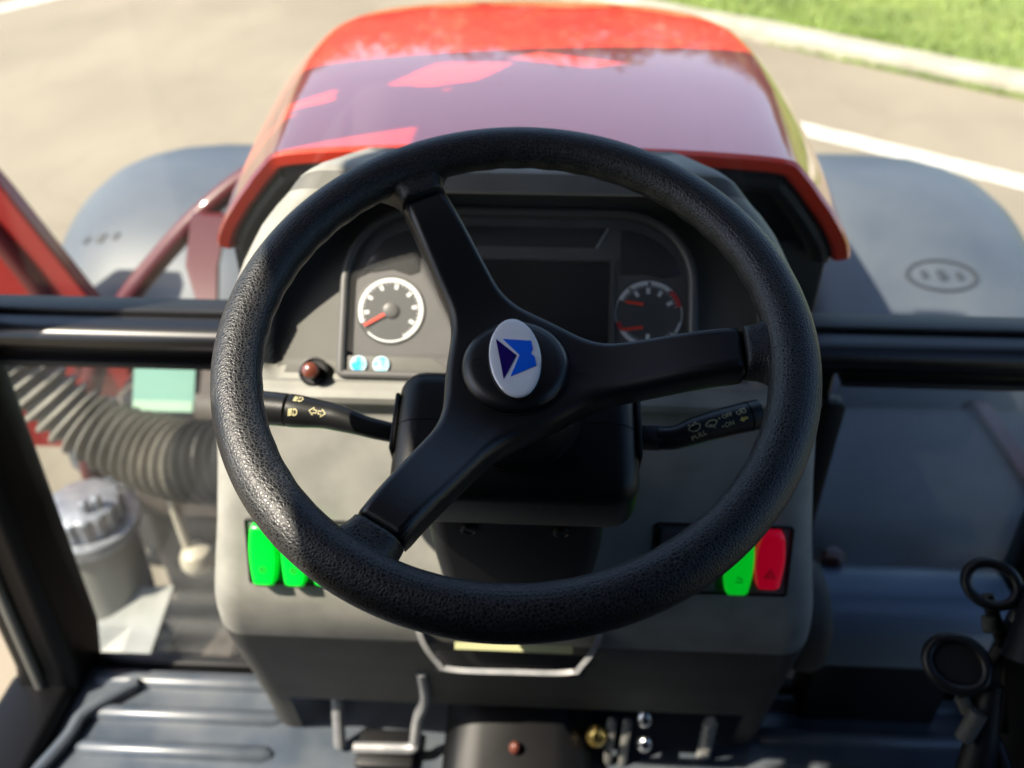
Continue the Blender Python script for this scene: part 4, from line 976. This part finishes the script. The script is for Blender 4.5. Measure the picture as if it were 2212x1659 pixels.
def knurl():
    rings = []
    for z, r, kf in ((0.0, 0.070, 0), (0.004, 0.074, 1), (0.04, 0.074, 1), (0.046, 0.070, 0.6), (0.050, 0.060, 0.1), (0.054, 0.03, 0), (0.055, 0.002, 0)):
        rings.append([T(-1.195) @ Vector(((r - 0.005 * kf * (1 if (k // 3) % 2 else 0)) * math.cos(2 * math.pi * k / 96), (r - 0.005 * kf * (1 if (k // 3) % 2 else 0)) * math.sin(2 * math.pi * k / 96), z)) for k in range(96)])
    return loft(rings)
obj('filter_cap', knurl(), 'alu', flt, sharp=30)
for dx, dy in ((0.035, -0.03), (0.060, -0.015)): obj('bleed_screw', lathe([(0.010, 0), (0.010, 0.022), (0.006, 0.026), (0.001, 0.027)], 6, T(-1.145) @ Matrix.Translation((dx * 0.7, dy, 0))), 'alu', flt)
obj('filter_bracket', rbox(-0.80, -0.30, 1.26, 1.275, -1.24, -1.17, 0.004, 1), 'engine', flt)
cc = thing('drain_cap', (-0.645, 1.15, -1.27), 'round cream-white cap on a slim pipe near the console edge', 'cap')
obj('cap_dome', lathe([(0.012, -0.03), (0.026, -0.026), (0.032, -0.012), (0.032, 0.004), (0.026, 0.018), (0.012, 0.026), (0.001, 0.028)], 32, Matrix.Translation((-0.648, 1.15, -1.240))), 'cream', cc)
obj('pipe', tube(smooth_path([(-0.665, 1.16, -1.0), (-0.668, 1.16, -1.12), (-0.662, 1.155, -1.22)], 5), 0.010, 12), 'cream', cc)
gp = thing('grey_shield', (-0.80, 1.02, -1.5), 'pale grey sheet-metal shield low outside the left pane', 'shield')
obj('shield_sheet', ([(-1.05, 1.22, -1.44), (-0.72, 1.16, -1.335), (-0.735, 0.93, -1.42), (-0.98, 0.93, -1.46), (-1.05, 1.22, -1.455), (-0.72, 1.16, -1.35), (-0.735, 0.93, -1.435), (-0.98, 0.93, -1.475)], [[0, 1, 2, 3], [7, 6, 5, 4], [0, 4, 5, 1], [1, 5, 6, 2], [2, 6, 7, 3], [3, 7, 4, 0]]), 'galv', gp, sharp=0)
obj('shield_bolt', lathe([(0.010, 0), (0.010, 0.010), (0.006, 0.013), (0.001, 0.014)], 16, Matrix.Translation((-0.80, 1.02, -1.395))), 'chrome', gp)
obj('shield_bracket', rbox(-0.74, -0.60, 0.96, 1.18, -1.50, -1.46, 0.006, 1), 'engine', gp)
# red brackets between cab and fender
rb = thing('fender_bracket', (-0.70, 1.4, -1.5), 'curved dark red tube bracket between the left fender and the hood', 'bracket')
obj('bracket_tube', tube(smooth_path([(-0.42, 1.60, -0.585), (-0.53, 1.56, -0.605), (-0.63, 1.50, -0.665), (-0.72, 1.45, -0.745), (-0.80, 1.40, -0.835), (-0.87, 1.36, -0.96), (-0.92, 1.33, -1.15), (-0.93, 1.32, -1.45)], 8), 0.021, 16), 'red2', rb)
obj('bracket_strut', loft([[(x + dx, y + dy, z) for dx, dy in ((-w, -0.008), (w, -0.008), (w, 0.008), (-w, 0.008))] for x, y, z, w in ((-0.61, 1.47, -0.66, 0.035), (-0.625, 1.42, -0.74, 0.030), (-0.605, 1.36, -0.80, 0.016), (-0.60, 1.34, -0.90, 0.014))]), 'red2', rb, sharp=30)
bb = thing('red_side_panel', (-1.1, 1.5, -1.4), 'glossy red sloping panel at the left edge above the crossbar', 'panel')
pp = [(-1.30, -0.45), (-1.13, -0.475), (-1.040, -0.655), (-0.915, -0.945), (-0.88, -1.3), (-1.3, -1.3)]
obj('panel_body', loft([[(x, 1.54, z) for x, z in inset(pp, 0.004)], [(x, 1.545, z) for x, z in pp], [(x, 1.575, z) for x, z in pp]]), 'red3', bb, sharp=30)
obj('panel_rib', tube(smooth_path([(-1.20, 1.535, -0.52), (-1.12, 1.535, -0.68), (-1.04, 1.535, -0.86), (-0.99, 1.535, -1.1)], 6), 0.022, 12), 'red2', bb)
# right: black tank beyond the pane
tk = thing('side_tank', (0.72, 1.4, -1.6), 'large black plastic tank behind the lower right pane', 'tank')
obj('tank_body', rbox(0.33, 1.10, 1.05, 1.45, -1.75, -1.02, 0.06, 4), 'tank', tk)
obj('tank_strap', rbox(0.86, 0.93, 1.042, 1.46, -1.76, -1.01, 0.05, 3), 'red2', tk)

# ================================================================ trees up the road, mirrored in the hood
def tree(loc, h, cr, seed, label):
    rnd = random.Random(seed); t = thing('verge_tree', loc, label, 'tree', 'trees on the far verge'); b = Vector(loc)
    tops = []
    tr = [tube(smooth_path([b, b + Vector((0.1, 0.05, h * 0.25)), b + Vector((-0.05, 0.1, h * 0.5)), b + Vector((0.05, 0, h * 0.8))], 4), [0.16 * (1 - 0.055 * k) for k in range(13)], 10)]
    for k in range(9):
        a = rnd.uniform(0, 6.28); z = h * rnd.uniform(0.35, 0.7); e = b + Vector((math.cos(a) * cr * 0.7, math.sin(a) * cr * 0.7, z + h * 0.18))
        tr.append(tube([b + Vector((0, 0, z)), (b + Vector((0, 0, z))).lerp(e, 0.5) + Vector((0, 0, 0.15)), e], [0.06, 0.04, 0.015], 7)); tops.append(e)
    obj('trunk', comb(*tr), 'bark', t)
    V, F = [], []
    cl = [(b + Vector((rnd.gauss(0, cr * 0.45), rnd.gauss(0, cr * 0.45), h * rnd.uniform(0.22, 0.95))), rnd.uniform(0.45, 0.8)) for _ in range(60)] + [(p, 0.6) for p in tops]
    for c, r in cl:
        for _ in range(100):
            d = Vector((rnd.gauss(0, 1), rnd.gauss(0, 1), rnd.gauss(0, 0.8))).normalized() * r * rnd.random() ** 0.4
            p = c + d; s_ = rnd.uniform(0.08, 0.16); u = Vector((rnd.uniform(-1, 1), rnd.uniform(-1, 1), rnd.uniform(-1, 1))).normalized(); w = u.orthogonal().normalized()
            i = len(V); V += [p + u * s_, p + w * s_ * 0.5, p - u * s_, p - w * s_ * 0.5]; F.append([i, i + 1, i + 2, i + 3])
    obj('crown', (V, F), 'leaf', t, sharp=0)
for i, (x, y, h, cr, lb) in enumerate((
        (-8.0, 20.5, 5.0, 2.3, 'broad tree farthest left up the road, mirrored in the hood'), (-4.6, 19.8, 4.6, 2.1, 'second tree from the left up the road'), (-1.6, 20.2, 4.8, 2.2, 'third tree from the left up the road'),
        (1.4, 20.6, 5.2, 2.1, 'tallest tree straight up the road from the hood'), (4.4, 19.0, 4.7, 2.2, 'second tree from the right on the verge'),
        (7.8, 20.0, 5.0, 2.3, 'broad tree farthest right on the verge'))):
    tree((x, y, GZ + 0.1), h, cr, 30 + i, lb)
